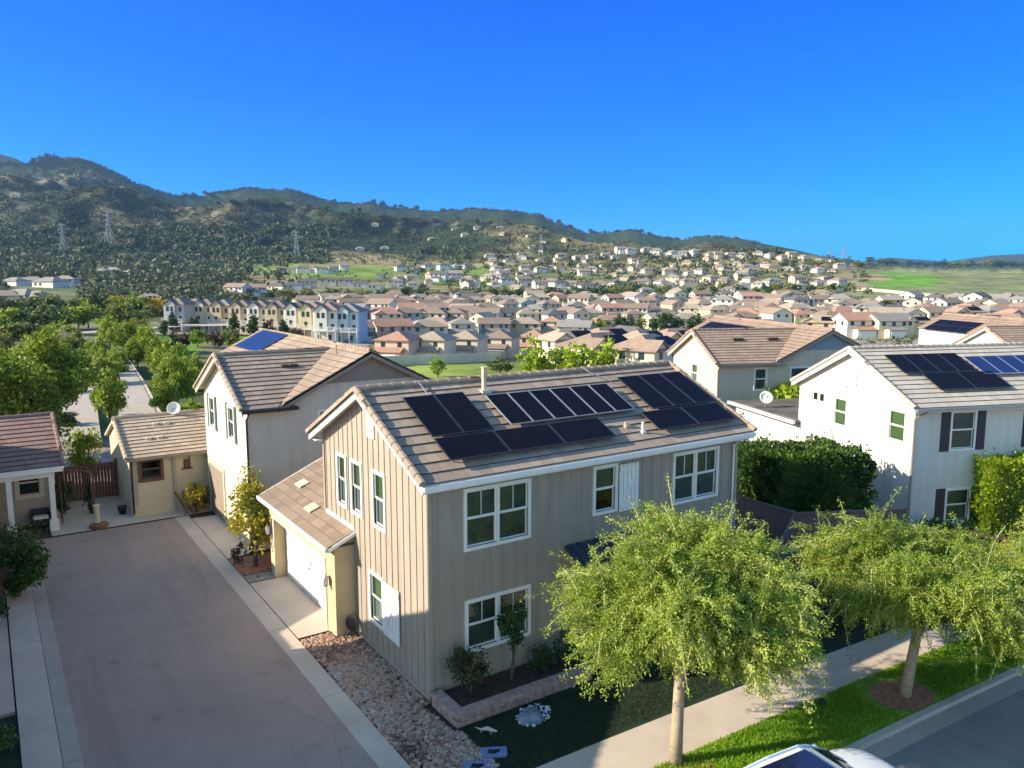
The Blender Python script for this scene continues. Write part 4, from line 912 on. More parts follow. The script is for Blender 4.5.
fbox(b, Gf, vu, vu + .05, 6.55, 7.6, 0, .05); fbox(b, Gf, vu + .5, vu + .55, 6.5, 7.6, 0, .06); fbox(b, Gf, vu - .05, vu + .6, 6.42, 6.5, 0, .08)
for i in range(11): fbox(b, Gf, vu + .05, vu + .5, 6.55 + i * .09, 6.6 + i * .09, 0, .035)
b.build('gable_vent', M['stucco_white'], R1)
r1r = gable_roof(R1, 0, L1, W1 / 2, W1 / 2, E1 + .08, S1, 'tileG', ov=.35, n=14)
b = MB(); b.box(-.3, L1, -.5, -.38, E1 - .24, E1 - .1); b.build('gutter', M['metal'], R1)
b = MB(); b.tube([(.35, -.42, E1 - .2), (-.06, -.06, E1 - .6), (-.06, -.06, .1)], .05, 6); b.build('downpipe', M['brownlap'], R1)
b = MB(); b.lathe((-.02, 4.9, 6.25), [(.06, 0), (.05, .05)], 8, 0, (-1, 0, 0)); b.build('gable_light', M['metal'], R1)
sy = Vector((0, 1, S1)).normalized(); cy1 = 1 / math.hypot(1, S1)
def q1(x, y, h=.2): return (x, y, E1 + .08 + S1 * y + h)
for x, y, w, h, n in ((1.0, 2.05, 1.06, 1.75, 4), (1.9, .65, 2.05, 1.5, 2)):
    for i in range(n): panel(R1, q1(x + i * w, y), (1, 0, 0), sy, w, h, 'panelA', 'panelF')
for i in range(8): panel(R1, q1(5.45 + i * 1.03, 1.75), (1, 0, 0), sy, 1.03, 1.7, 'panelB', 'panelL')
b = MB(); b.tube([(7.5, .95, E1 + .5), (7.5, .95, E1 + .85)], .045, 8); b.build('vent_pipe', M['offwhite'], r1r)
b = MB(); b.tube([(12.3, 3.7, E1 + 1.8), (12.3, 3.7, E1 + 2.5)], .11, 8); b.build('chimney_pipe', M['cream'], r1r)
# low wing of the white house, carrying the dish
LW = root('house_wing', 'low flat roofed white stucco wing behind the tall hedge, carrying a satellite dish', 'wing', (38.7, 28.0, 0), R(-20.5))
b = MB(); b.box(0, 9, 0, 7, 0, 3.6); b.build('wall', M['stucco_white'], LW)
b = MB(); b.box(-.35, 9.2, -.3, 7.3, 3.6, 3.72); b.box(-.2, 9.0, -.15, 7.1, 3.72, 3.78); b.build('roof', M['tileG'], LW, bevel=.01)
b = MB(); b.box(-.5, -.35, -.3, 7.3, 3.56, 3.74); b.build('gutter', M['white'], LW)
def dish(loc, ax, r, lab, arm=.5):
    t = root('satellite_dish', lab, 'satellite dish', loc); b = MB(); ax = Vector(ax).normalized(); c = Vector((0, 0, arm)) + ax * .12
    pr = [(r * k / 6, .28 * r * (k / 6) ** 2) for k in range(0, 7)]; b.lathe(c, pr + [(r * .99, .28 * r - .015)] + [(p[0], p[1] - .02) for p in pr[::-1][1:]], 24, 0, ax); b.build('reflector', M['white'], t, True)
    b = MB(); b.tube([(0, 0, -.1), (0, 0, arm * .8), c], [.03, .03, .03], 6); b.build('mast', M['metal'], t)
    b = MB(); lo = c - Vector((0, 0, r * .8)); f = c + ax * r * 1.2 - Vector((0, 0, .1)); b.tube([lo, f], .018, 6); b.bar(f, f - ax * .12, .09, .07); b.build('feed_arm', M['metal'], t)
p_ = Matrix.Rotation(R(-20.5), 3, 'Z') @ Vector((.5, 4.3, 0)) + Vector((38.7, 28.0, 3.8))
dish(p_, (-.55, -.75, .55), .42, 'small white satellite dish on the low white wing behind the tall hedge', .5)
# casita between the alley end and the off-white house
CS = wroot('casita', 'small cream casita with brown framed window and a satellite dish on its roof', 'casita', (5.55, 42.3, 0))
cx0, cx1, cy0, cy1, ce = 5.6, 9.4, 42.3, 49.4, 3.05; cyr = (cy0 + cy1) / 2; cr = ce + .38 * (cyr - cy0)
Fc = Frame((cx0, cy0, 0), (0, -1, 0)); Gc = Frame((cx0, cy1, 0), (-1, 0, 0)); b = MB()
cw = (.35, 1.55, 1.72, 2.92); nw = (2.5, 2.85, 2.2, 2.85)
wall(b, Fc, [(0, 0), (4.9, 0), (4.9, ce), (0, ce)], [hole(cw, .14), nw]); wall(b, Gc, [(0, 0), (7.1, 0), (7.1, ce), (3.55, cr - .05), (0, ce)])
b.face([(10.5, cy0, 0), (10.5, cy1, 0), (10.5, cy1, ce), (10.5, cyr, cr), (10.5, cy0, ce)]); b.face([(10.5, cy1, 0), (cx0, cy1, 0), (cx0, cy1, ce), (10.5, cy1, ce)])
fbox(b, Fc, 2.5, 2.85, 2.2, 2.85, -.14, -.12)
b.build('wall', M['cream'], CS)
window(CS, Fc, *cw, trim=.14, trimmat='wood', style='hung', up='glassD', blinds=False)
b = MB(); fbox(b, Fc, 2.42, 2.93, 2.12, 2.2, 0, .08); fbox(b, Fc, 2.55, 2.8, 2.2, 2.6, -.12, -.02); b.build('niche_ledge', M['wood'], CS)
b = MB(); fbox(b, Fc, 1.98, 2.12, 0, ce - .1, 0, .1); b.build('pilaster', M['taupe'], CS)
b = MB(); fbox(b, Fc, -.03, .32, .6, 2.9, .005, .02); b.build('side_panel', M['taupe'], CS)
b = MB(); xa, xb = cx0 - .2, 10.6
sc = (cr - ce) / (cyr - cy0); zo = ce - .3 * sc + .08
for s in (0, 1):
    A, B_, C, D = ((xa, cy0 - .3, zo), (xb, cy0 - .3, zo), (xb, cyr, cr + .08), (xa, cyr, cr + .08)) if s == 0 else ((xb, cy1 + .3, zo), (xa, cy1 + .3, zo), (xa, cyr, cr + .08), (xb, cyr, cr + .08))
    slab(b, A, B_, C, D, .1, 1); courses(b, A, B_, C, D, 12)
caps(b, (xa, cyr, cr + .1), (xb, cyr, cr + .1)); caps(b, (xa + .02, cy0 - .3, zo + .03), (xa + .02, cyr, cr + .1), .2, .1, .36)
cro = b.build('roof', [M['tileC'], M['offwhite']], CS)
b = MB()
for (x, y) in ((7.2, 44.9), (6.6, 43.6)):
    z = zo + sc * (y - cy0 + .3)
    for k in (0, .55): b = MB(); b.box(x + k, x + k + .28, y - .1, y + .16, z - .02, z + .10); b.build('roof_vent', M['taupe2'], cro)
b = MB(); b.box(xa, xb, cy0 - .4, cy0 - .3, zo - .12, zo); b.build('gutter', M['brownlap'], CS)
downpipe(CS, [(5.66, cy0 - .35, zo - .1), (5.66, cy0 - .07, zo - .4), (5.66, cy0 - .07, .15)], 'black', .045)
dish((8.5, 45.9, 4.25), (-.35, -.85, .42), .36, 'white satellite dish on the casita roof beside the off-white house', .45)
# porch house at the left edge
PH = wroot('house', 'low house with reddish tile roof and white porch posts, left edge of view', 'house', (2.2, 42.2, 0))
b = MB(); Fp = Frame((-7, 43.9, 0), (0, -1, 0)); pw = (7.75, 8.95, 1.3, 2.8)
wall(b, Fp, [(0, -.1), (9.3, -.1), (9.3, 3.0), (0, 3.0)], [hole(pw, .16)]); b.face([(2.3, 43.9, 0), (2.3, 52, 0), (2.3, 52, 3.0), (2.3, 43.9, 3.0)]); b.build('wall', M['taupe'], PH)
window(PH, Fp, *pw, trim=.16, trimmat='offwhite', blinds=False, grille=True, up='glassD')
b = MB(); pe = 3.12; courses(b, (-8, 41.9, pe), (2.75, 41.9, pe), (2.75, 46.6, 4.9), (-8, 46.6, 4.9), 12); slab(b, (-8, 41.9, pe), (2.75, 41.9, pe), (2.75, 46.6, 4.9), (-8, 46.6, 4.9), .12, 1)
courses(b, (2.75, 51.3, pe), (-8, 51.3, pe), (-8, 46.6, 4.9), (2.75, 46.6, 4.9), 12); caps(b, (-8, 46.6, 4.92), (2.75, 46.6, 4.92)); caps(b, (2.72, 41.9, pe), (2.72, 46.6, 4.92), .2, .1, .36); b.build('roof', [M['tilefar'], M['white']], PH)
b = MB(); b.box(-8, 2.7, 41.86, 41.98, pe - .25, pe - .03); b.box(-7, 2.35, 42.1, 42.35, 2.62, 2.95); b.build('porch_beam', M['white'], PH)
for x in (2.2, .5, -1.6):
    b = MB(); b.box(x - .11, x + .11, 42.11, 42.33, .25, 2.62); b.box(x - .19, x + .19, 42.03, 42.41, 0, .5); b.build('post', M['white'], PH)
# fence, gate and pergola at the alley end
t = wroot('gate', 'dark reddish wooden double gate between porch house and casita', 'gate', (3.9, 47.0, 0)); b = MB()
for k in range(20):
    x = 2.45 + k * .155; b.box(x, x + .14, 46.98, 47.02, .05, 1.95 + .0 * k)
b.build('gate_board', M['wood'], t); b = MB()
for x in (2.4, 4.0, 5.55): b.box(x - .07, x + .07, 46.93, 47.09, 0, 2.1)
b.box(2.4, 5.55, 47.03, 47.08, 1.6, 1.7); b.build('gate_post', M['wood'], t)
t = wroot('fence', 'weathered wooden side fence rising behind the pergola at the left', 'fence', (2.9, 48, 0)); b = MB()
for k in range(26): y = 46.2 + k * .21; b.box(2.98, 3.02, y, y + .19, 0, 3.15 - .045 * k)
b.build('fence_board', M['tanstucco'], t)
t = wroot('pergola', 'dark metal garden arch beside the white porch post', 'pergola', (2.9, 43.4, 0)); b = MB()
for y in (43.0, 44.0):
    b.tube([(2.6, y, 0), (2.6, y, 2.2)] + [(3.3 - .7 * math.cos(a), y, 2.2 + .35 * math.sin(a)) for a in np.linspace(.2, 2.94, 8)] + [(4.0, y, 0)], .035, 6)
for k in range(7): a = .3 + k * .42; b.tube([(3.3 - .7 * math.cos(a), 43.0, 2.2 + .35 * math.sin(a)), (3.3 - .7 * math.cos(a), 44.0, 2.2 + .35 * math.sin(a))], .02, 6)
b.build('frame', M['wood'], t)
t = wroot('pedestal', 'stone garden pedestal standing on a rounded brick base in the patio', 'pedestal', (3.95, 41.7, 0)); b = MB(); b.lathe((3.95, 41.7, .2), [(.17, 0), (.12, .08), (.12, .75), (.16, .8), (.16, .86), (0, .86)], 12); b.build('column', M['cream'], t); b = MB(); b.lathe((3.98, 41.5, 0), [(.42, 0), (.42, .17), (.3, .22), (0, .22)], 12); b.build('base', M['rust'], t)
t = wroot('garden_chair', 'folded rusty brown wooden garden chair leaning in front of the casita wall', 'chair', (7.8, 41.4, 0)); b = MB()
for s in (0, .38):
    b.bar((7.5 + s, 41.75, 1.15), (8.0 + s * .6, 41.3, 0), .06, .06); b.bar((8.3 + s * .3, 41.6, .9), (7.8 + s, 41.2, 0), .05, .05)
b.build('leg', M['rust'], t); b = MB()
for k in range(6): f = .12 + k * .09; b.bar((7.5 + .5 * f, 41.75 - .45 * f, 1.15 - 1.15 * f), (7.88 + .35 * f, 41.75 - .45 * f, 1.15 - 1.15 * f), .07, .02)
b.build('slat', M['rust'], t)
def pot(x, y, z, r, h, m, lab, cat='pot'):
    t = root('plant_pot', lab, cat, (x, y, z)); b = MB(); b.lathe((0, 0, 0), [(0, 0), (r * .7, 0), (r, h * .8), (r * 1.1, h), (r * .95, h), (r * .85, h * .85), (0, h * .85)], 12); b.build('pot', M[m], t, True); return t
pot(5.25, 43.2, .02, .22, .4, 'black', 'dark pot against the left corner of the casita')
# outdoor seat on the porch
t = wroot('porch_bench', 'dark wicker bench with white cushion under the porch window', 'bench', (1.75, 43.3, 0)); b = MB(); b.box(1.3, 2.1, 43.0, 43.6, .05, .38); b.box(1.25, 1.35, 43.0, 43.6, .05, .62); b.box(2.05, 2.15, 43.0, 43.6, .05, .62); b.box(1.3, 2.1, 43.55, 43.65, .05, .8); b.build('frame', M['black'], t, bevel=.03); b = MB(); b.box(1.37, 2.03, 43.02, 43.5, .38, .5); b.build('cushion', M['white'], t, bevel=.04)
# brown vinyl fence between main house and hedge
FC = wroot('fence', 'brown vinyl privacy fence with a swept corner between the tan house and the hedge', 'fence', (28.3, 20.4, 0)); 
def frun(pts, hs, name='fence_panel', post=True):
    for (a, h0), (e, h1) in zip(list(zip(pts, hs))[:-1], list(zip(pts, hs))[1:]):
        b = MB(); a_ = Vector((*a, 0)); e_ = Vector((*e, 0)); d = e_ - a_; n = max(2, int(d.length / .17))
        for i in range(n):
            p = a_ + d * (i + .03) / n; q = a_ + d * (i + .97) / n; hp = h0 + (h1 - h0) * i / n; hq = h0 + (h1 - h0) * (i + 1) / n; x = d.cross(Z3).normalized() * .02
            b.hexa([p - x, p + x, q + x, q - x, p - x + Z3 * hp, p + x + Z3 * hp, q + x + Z3 * hq, q - x + Z3 * hq])
        b.bar(a_ + Z3 * (h0 + .03), e_ + Z3 * (h1 + .03), .1, .07); b.bar(a_ + Z3 * .15, e_ + Z3 * .15, .07, .14); b.bar(a_ + Z3 * (h0 * .5 + .0), e_ + Z3 * (h1 * .5), .07, .1)
        b.build(name, M['brownfence'], FC)
    for a, h in zip(pts, hs):
        b = MB(); b.box(a[0] - .065, a[0] + .065, a[1] - .065, a[1] + .065, 0, h + .1); b.build('fence_post', M['brownfence'], FC)
frun([(28.6, 31), (28.55, 27.5), (28.5, 24), (28.45, 20.6)], [1.85, 1.85, 1.85, 1.85])
frun([(28.35, 20.45), (30.6, 19.3), (32.9, 18.1)], [1.85, 1.85, 1.85])
sw = [(28.2, 20.35), (27.2, 20.0), (26.2, 19.65), (25.0, 19.3), (23.6, 19.0), (22.4, 18.8)]
frun(sw, [1.8, 1.3, 1.02, .95, .92, .92])
# houses on the near side of the alley, just outside the picture: they shade the alley
def far_side(name_lab, y0, y1, ridge_y, ez, rz, xw, depth, gab=True):
    t = wroot('house', name_lab, 'house', (xw, (y0 + y1) / 2, 0)); b = MB(); b.box(xw - depth, xw, y0, y1, -.02, ez)
    if gab: b.prism([(xw, y0, ez), (xw, y1, ez), (xw, ridge_y, rz - .15)], (-depth, 0, 0))
    b.build('wall', M['offwhite'], t); F = Frame((xw, y0, 0), (1, 0, 0)); b = MB()
    ov = .4
    if gab:
        for s, ye in ((0, y0), (1, y1)):
            yo = ye + (ov if s else -ov); zo_ = ez - (rz - ez) / abs(ridge_y - ye) * ov
            A, B_, C, D = (xw + ov, yo, zo_), (xw - depth, yo, zo_), (xw - depth, ridge_y, rz), (xw + ov, ridge_y, rz)
            slab(b, A, B_, C, D, .12, 1); courses(b, A, B_, C, D, 12)
    else:
        slab(b, (xw + ov, y0 - .1, ez), (xw + ov, y1 + .1, ez), (xw - depth / 2, y1 + .1, rz), (xw - depth / 2, y0 - .1, rz), .12, 1); courses(b, (xw + ov, y0 - .1, ez), (xw + ov, y1 + .1, ez), (xw - depth / 2, y1 + .1, rz), (xw - depth / 2, y0 - .1, rz), 12)
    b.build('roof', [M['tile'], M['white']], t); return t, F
tA, FA = far_side('gabled two storey house across the alley from the tan house, outside the frame', 18.2, 27.75, 22.9, 6.55, 8.7, -1.25, 10)
b = MB()
tB, FB = far_side('two storey house across the alley from the autumn tree, outside the frame', 31.3, 44.8, 35, 5.9, 7.6, -1.25, 10, False)
tC, FC_ = far_side('single storey garage between the two houses across the alley, outside the frame', 27.8, 31.2, 29.5, 4.7, 5.4, -1.35, 6, False)
for F, ws in ((FA, [(1.5, 2.7, 4, 5.6), (5.5, 6.7, 4, 5.6)]), (FB, [(2, 3.2, 3.8, 5.3), (5.5, 6.7, 3.8, 5.3)])):
    for w in ws:
        b = MB(); fbox(b, F, w[0], w[1], w[2], w[3], .0, .06); wn = b.build('window', M['white'], tA if F is FA else tB); b = MB(); fbox(b, F, w[0] + .1, w[1] - .1, w[2] + .1, w[3] - .1, .06, .065); b.build('pane', M['dark'], wn)
# ---------------------------------------------------------------- foliage
def leaf_quads(P, size, rs, flat=0.0, aspect=.55, jitter=.35, dirs=None):
    n = len(P); s = size * (1 + rs.uniform(-jitter, jitter, n))[:, None]
    a = rs.normal(size=(n, 3)) if dirs is None else dirs + rs.normal(size=(n, 3)) * .45; a /= np.linalg.norm(a, axis=1)[:, None]
    b = rs.normal(size=(n, 3)); b[:, 2] *= (1 - flat); b -= (b * a).sum(1)[:, None] * a; b /= np.linalg.norm(b, axis=1)[:, None] + 1e-9
    w = b * s * aspect * .5; l = a * s
    V = np.stack([P, P + l * .5 + w, P + l, P + l * .5 - w], 1).reshape(-1, 3)
    return V, np.arange(n * 4).reshape(-1, 4)
def crown_points(n, H, Rr, rs, base=.3, nclump=26, clump=.3, shape='round'):
    """points gathered in clumps spread through an uneven crown between base*H and H"""
    C = []; 
    while len(C) < nclump:
        q = rs.uniform(-1, 1, 3)
        if np.linalg.norm(q) > 1: continue
        if np.linalg.norm(q) < .35 and rs.rand() < .7: continue
        if shape == 'cone': q[:2] *= (1.05 - .75 * (q[2] + 1) / 2)
        C.append(q)
    C = np.array(C); h0 = base * H; hc = (H - h0) / 2
    k = rs.randint(0, nclump, n); r = rs.normal(size=(n, 3)); r /= np.linalg.norm(r, axis=1)[:, None]; r *= (rs.rand(n) ** .45)[:, None] * clump * (.7 + .6 * rs.rand(nclump))[k][:, None]
    P = C[k] * .82 + r
    Q = np.stack([P[:, 0] * Rr, P[:, 1] * Rr, h0 + hc + P[:, 2] * hc], -1)
    Cw = np.stack([C[:, 0] * Rr * .82, C[:, 1] * Rr * .82, h0 + hc + C[:, 2] * hc * .82], -1)
    return Q, Cw
def tree_proto(H, Rr, n, leaf, size, seed, base=.3, nclump=26, clump=.3, bark='barkd', shape='round', r0=None, limbs=8):
    rs = np.random.RandomState(seed); P, Cw = crown_points(n, H, Rr, rs, base, nclump, clump, shape)
    V, F = leaf_quads(P, size, rs); crown = np_mesh('crown', V, F, M[leaf])
    b = MB(); r0 = r0 or H * .022; top = (0.03 * H, 0.02 * H, H * .72)
    b.tube([(0, 0, -.3), (0, 0, H * .12), (.02 * H, -.01 * H, H * .35), top], [r0 * 1.3, r0, r0 * .75, r0 * .3], 8)
    for c in Cw[:limbs]:
        z = min(c[2] * .75, H * (base + .15)); b.tube([(.01 * H, 0, z * .75), (c[0] * .5, c[1] * .5, z + (c[2] - z) * .4), tuple(c)], [r0 * .5, r0 * .3, r0 * .1], 5, cap=False)
    me = bpy.data.meshes.new('trunk'); me.from_pydata(b.v, [], b.f); me.materials.append(M[bark]); me.polygons.foreach_set('use_smooth', [True] * len(b.f)); me.update()
    return crown, me
def put_tree(protos, name, label, cat, loc, s, rz=None, group=None, sz=None, leaf=None):
    t = root(name, label, cat, loc, random.uniform(0, 6.28) if rz is None else rz, group); t.scale = (s, s, sz or s)
    c = link_mesh('crown', protos[0], t)
    if leaf: c.material_slots[0].link = 'OBJECT'; c.material_slots[0].material = M[leaf]
    if protos[1] is not None: link_mesh('trunk', protos[1], t)
    return t
def weeping_tree(label, loc, H, Rr, seed, ntw, lean=(0, 0), droop=1.0, ccx=0, cat='tree', trunk_r=.15):
    """broad crown of fine arching twigs hanging from spreading limbs"""
    rs = np.random.RandomState(seed); t = root('weeping_tree', label, cat, loc, 0)
    b = MB(); fork = Vector((lean[0] * .5, lean[1] * .5, H * .36)); b.tube([(0, 0, -.1), (lean[0] * .2, lean[1] * .2, H * .15), fork, (lean[0] * .8, lean[1] * .8, H * .55)], [trunk_r * 1.15, trunk_r, trunk_r * .85, trunk_r * .5], 10)
    ends = []
    for k in range(26):
        a = k * 2.4 + rs.uniform(-.3, .3); rr = Rr * rs.uniform(.25, .85); z = H * (rs.uniform(.62, .93) - .22 * (rr / Rr) ** 2)
        e = Vector((lean[0] + rr * math.cos(a), lean[1] + rr * math.sin(a), z)); m1 = fork.lerp(e, .45) + Vector((0, 0, H * .08)); st = fork + Vector((0, 0, rs.uniform(-.1, .2) * H * .3))
        b.tube([st, m1, e], [trunk_r * .42, trunk_r * .25, .015], 6, cap=False); ends += [m1, m1.lerp(e, .5), e, e, e]
    b.build('trunk', M['bark'], t, True)
    Vt = []; LP = []; LD = []; TW = MB(); g = np.array([0, 0, -1.0])
    lump = rs.normal(size=(18, 3)); lump /= np.linalg.norm(lump, axis=1)[:, None]
    for k in range(ntw):
        e = np.array(ends[rs.randint(len(ends))]); e = e + rs.normal(size=3) * np.array([.42, .42, .25]) * Rr * .32
        rad = e[:2] - np.array(lean); rr = np.linalg.norm(rad) / Rr
        if rr > 1.02: continue
        out = np.array([*(rad / (np.linalg.norm(rad) + .05)), 0])
        d = out * rs.uniform(.2, 1) + rs.normal(size=3) * .6 + np.array([0, 0, rs.uniform(.0, .9) * (1.1 - rr)]); d /= np.linalg.norm(d)
        L_ = (rs.uniform(.35, 1.0) if rs.rand() < .9 else rs.uniform(1, 1.6)) * (.8 + .3 * rr); ns = 9; p = e.copy(); pts = [p.copy()]
        gr = rs.uniform(.10, .24) * droop
        for s in range(ns):
            d = d + g * gr + rs.normal(size=3) * .05; d /= np.linalg.norm(d); p = p + d * L_ / ns
            if p[2] < .9: break
            pts.append(p.copy())
        pts = np.array(pts)
        if len(pts) < 4: continue
        if rs.rand() < .75: TW.tube(pts[::2], [.009] * len(pts[::2]), 3, cap=False)
        m = int(len(pts) * 10)
        tt = rs.uniform(0, len(pts) - 1.001, m); i = tt.astype(int); f = (tt - i)[:, None]
        q = pts[i] * (1 - f) + pts[i + 1] * f; LP.append(q + rs.normal(size=(m, 3)) * .045); dd = pts[i + 1] - pts[i]; dd /= np.linalg.norm(dd, axis=1)[:, None] + 1e-6; LD.append(dd + rs.normal(size=(m, 3)) * .8)
    V, F = leaf_quads(np.concatenate(LP), .064, rs, aspect=.48, dirs=np.concatenate(LD)); print(label[:20], len(F))
    link_mesh('crown', np_mesh('crown', V, F, M['leafW']), t)
    o = TW.build('twig', M['twig'], t); o['kind'] = 'stuff'
    return t
weeping_tree('weeping street tree in front of the tan house entry, nearest tree in view', (13.45, 12.75, 0), 6.35, 2.9, 11, 4300, (.45, .3), .6)
weeping_tree('weeping street tree standing in a bark mulch circle on the bright verge', (21.25, 11.35, 0), 5.2, 3.3, 12, 3700, (.9, .0), .6, trunk_r=.15)
weeping_tree('weeping street tree overlapping the right edge beyond the mulch circle tree', (30.2, 9.3, 0), 5.0, 3.4, 13, 3200, (0, .3), .6)
def disc(name, x, y, r, z, m):
    b = MB(); n = 28; rs = np.random.RandomState(4); b.poly([(x + r * (1 + rs.uniform(-.12, .12)) * math.cos(6.283 * k / n), y + r * .8 * (1 + rs.uniform(-.12, .12)) * math.sin(6.283 * k / n), z) for k in range(n)]); o = b.build(name, m); o['kind'] = 'structure'
disc('mulch_bed', 21.2, 11.4, .95, .035, M['mulch']); disc('mulch_bed', 13.5, 12.3, .7, .035, M['mulch'])
# verge grass
rs = np.random.RandomState(21); n = 60000; x = 9 + 30 * rs.rand(n) ** 1.1; y = rs.uniform(11.1, 12.95, n) + np.array([bend(a) for a in x])
k = (((x - 21.2) / 1.2) ** 2 + ((y - 11.45) / .95) ** 2 > 1) ; x, y = x[k], y[k]
P = np.stack([x, y, np.full(len(x), .02)], -1); V, F = leaf_quads(P, .10, rs, aspect=.22, dirs=np.tile([0, 0, 1.0], (len(P), 1)))
o = link_mesh('grass', np_mesh('grass', V, F, M['grassblade'])); tag(o, 'bright green grass on the verge between sidewalk and street', 'grass', kind='stuff')
n = 26000; x = rs.uniform(9.8, 30, n); y = rs.uniform(14.6, 17.05, n); k = x < 40; P = np.stack([x, y, np.full(n, .0)], -1); V, F = leaf_quads(P, .06, rs, aspect=.25, dirs=np.tile([0, 0, 1.0], (n, 1)))
turfb = leaf_mat('turf_blade', [(.008, .02, .007), (.014, .032, .010), (.022, .045, .012)], .2)
o = link_mesh('turf_grass', np_mesh('turf_grass', V, F, turfb)); tag(o, 'dark artificial turf between planter wall and sidewalk', 'grass', kind='stuff')
# small trees and shrubs near the house
def shrub(name, label, cat, loc, H, Rr, n, leaf, size, seed, base=.1, trunk=True, nclump=18, clump=.34, sx=1, sy=1, rz=0, shape='round', bark='barkd', limbs=7):
    c, tr = tree_proto(H, Rr, n, leaf, size, seed, base, nclump, clump, bark, shape, limbs=limbs); t = root(name, label, cat, loc, rz); t.scale = (sx, sy, 1)
    link_mesh('crown', c, t)
    if trunk: link_mesh('trunk', tr, t)
    return t
shrub('small_tree', 'small autumn tree with yellow and orange leaves in the mulch beside the garage', 'tree', (8.75, 32.1, 0), 3.7, 1.15, 2600, 'leafO', .17, 31, .28, clump=.42)
shrub('shrub', 'bare twigged shrub with sparse orange leaves against the off-white house corner', 'shrub', (9.0, 33.6, 0), 4.3, .55, 320, 'leafO', .14, 32, .3)
shrub('shrub', 'dark red leaved shrub in the planter at the house corner', 'shrub', (10.7, 18.0, .26), 1.5, .62, 1900, 'leafR', .09, 33, .18)
shrub('small_tree', 'small slim dark tree in front of the lower front window', 'tree', (12.15, 18.05, .26), 2.35, .5, 1500, 'leafD', .10, 34, .42)
shrub('shrub', 'low dark green shrub in the planter between slim tree and entry', 'shrub', (13.2, 18.0, .26), .8, .5, 800, 'leafD', .09, 35, .0, False)
shrub('shrub', 'low dark shrub half hidden behind the nearest weeping tree', 'shrub', (14.2, 17.9, .26), 1.1, .6, 900, 'leafD', .09, 36, .0, False)
shrub('bush', 'large leafy mixed bush overhanging the left kerb of the alley', 'bush', (.35, 33.6, .1), 2.2, 1.25, 3600, 'leafH', .17, 37, .0, clump=.3, nclump=22)
shrub('bush', 'dry tan and red twigged bush behind the leafy kerb bush', 'bush', (.2, 37.0, .1), 2.3, 1.35, 1500, 'leafB', .14, 38, .0, limbs=16, bark='bark')
shrub('bush', 'leafy dark bush at the far left frame edge beside the pale path', 'bush', (-.6, 31.2, .1), 1.9, .85, 1500, 'leafD', .16, 39, .0)
shrub('shrub', 'climbing shrub covering the garden arch beside the gate', 'shrub', (2.75, 43.6, 0), 2.1, .5, 900, 'leafD', .14, 40, .1, False)
shrub('shrub', 'low shrub under the niche of the casita', 'shrub', (8.9, 42.0, 0), 1.5, .7, 900, 'leafB', .12, 41, .0)
shrub('shrub', 'dark conical shrub standing at the wooden gate', 'shrub', (3.95, 44.3, 0), 1.8, .4, 700, 'leafD', .12, 42, .0, False, shape='cone')
shrub('shrub', 'bright green shrub rising behind the wooden gate', 'shrub', (4.5, 50.5, 0), 3.6, .95, 1800, 'leafA', .2, 43, .1)
shrub('shrub', 'small dark shrub on bark mulch beside the driveway', 'shrub', (8.3, 32.9, 0), .9, .35, 400, 'leafP', .1, 44, .0, False)
shrub('shrub', 'orange and green bougainvillea bush near the off-white house driveway', 'shrub', (8.4, 41.3, 0), 1.9, .6, 800, 'leafO', .13, 45, .05)
shrub('shrub', 'small leafy shrub on the lawn at the lower left corner', 'shrub', (-.5, 22.6, .08), .8, .5, 700, 'leafB', .1, 46, 0, False)
# clipped hedges
def hedge(label, loc, sx, sy, h, n, leaf, seed, rz=0, size=.16, rough=.3, name='hedge'):
    rs = np.random.RandomState(seed); V = []
    # points near the faces of the block, with bumps
    P = rs.uniform(-1, 1, (n, 3)); ax = rs.randint(0, 5, n); sgn = np.where(rs.rand(n) < .5, -1, 1)
    for a in (0, 1): m_ = ax % 3 == a; P[m_, a] = sgn[m_] * (1 - rs.rand(m_.sum()) ** 2 * .25)
    m_ = ax % 3 == 2; P[m_, 2] = 1 - rs.rand(m_.sum()) ** 2 * .12
    Q = np.stack([P[:, 0] * sx / 2, P[:, 1] * sy / 2, (P[:, 2] + 1) / 2 * h], -1)
    bump = vnoise(Q[:, 0] * 1.1 + Q[:, 2] * .9 + 9, Q[:, 1] * 1.1 - Q[:, 2] * .8) * rough * 1.6 + vnoise(Q[:, 0] * 3 + Q[:, 2] * 2, Q[:, 1] * 3 - Q[:, 2] * 2) * rough
    Q[:, :2] *= (1 + bump / max(sx, sy))[:, None] ; Q[:, 0] += bump * .5 * P[:, 0]; Q[:, 1] += bump * .5 * P[:, 1]; Q[:, 2] = np.maximum(.02, Q[:, 2] + bump * .6 * (P[:, 2] > .6))
    spike = (rs.rand(n) < .04) & (P[:, 2] > .8); Q[spike, 2] += rs.rand(spike.sum()) * .5
    V, F = leaf_quads(Q, size, rs, dirs=np.stack([P[:, 0], P[:, 1], np.abs(P[:, 2]) + .3], -1)); t = root(name, label, 'hedge', loc, rz); link_mesh('foliage', np_mesh('foliage', V, F, M[leaf]), t)
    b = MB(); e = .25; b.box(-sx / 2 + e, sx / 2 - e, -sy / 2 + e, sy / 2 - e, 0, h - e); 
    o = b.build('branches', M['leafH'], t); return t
hedge('tall dense dark green hedge behind the brown vinyl fence', (31.9, 22.9, 0), 5.3, 3.6, 3.75, 24000, 'leafH', 51, R(-22), .17, .55)
hedge('bright lime green clipped hedge in front of the large white house', (40.7, 16.6, 0), 4.8, 1.6, 3.4, 11000, 'leafY', 52, R(-28), .17, .5)
shrub('bush', 'bright green spiky plant behind the low white wing', 'bush', (46.5, 34.5, 0), 4.6, 2.3, 2500, 'leafY', .4, 53, .3, False)
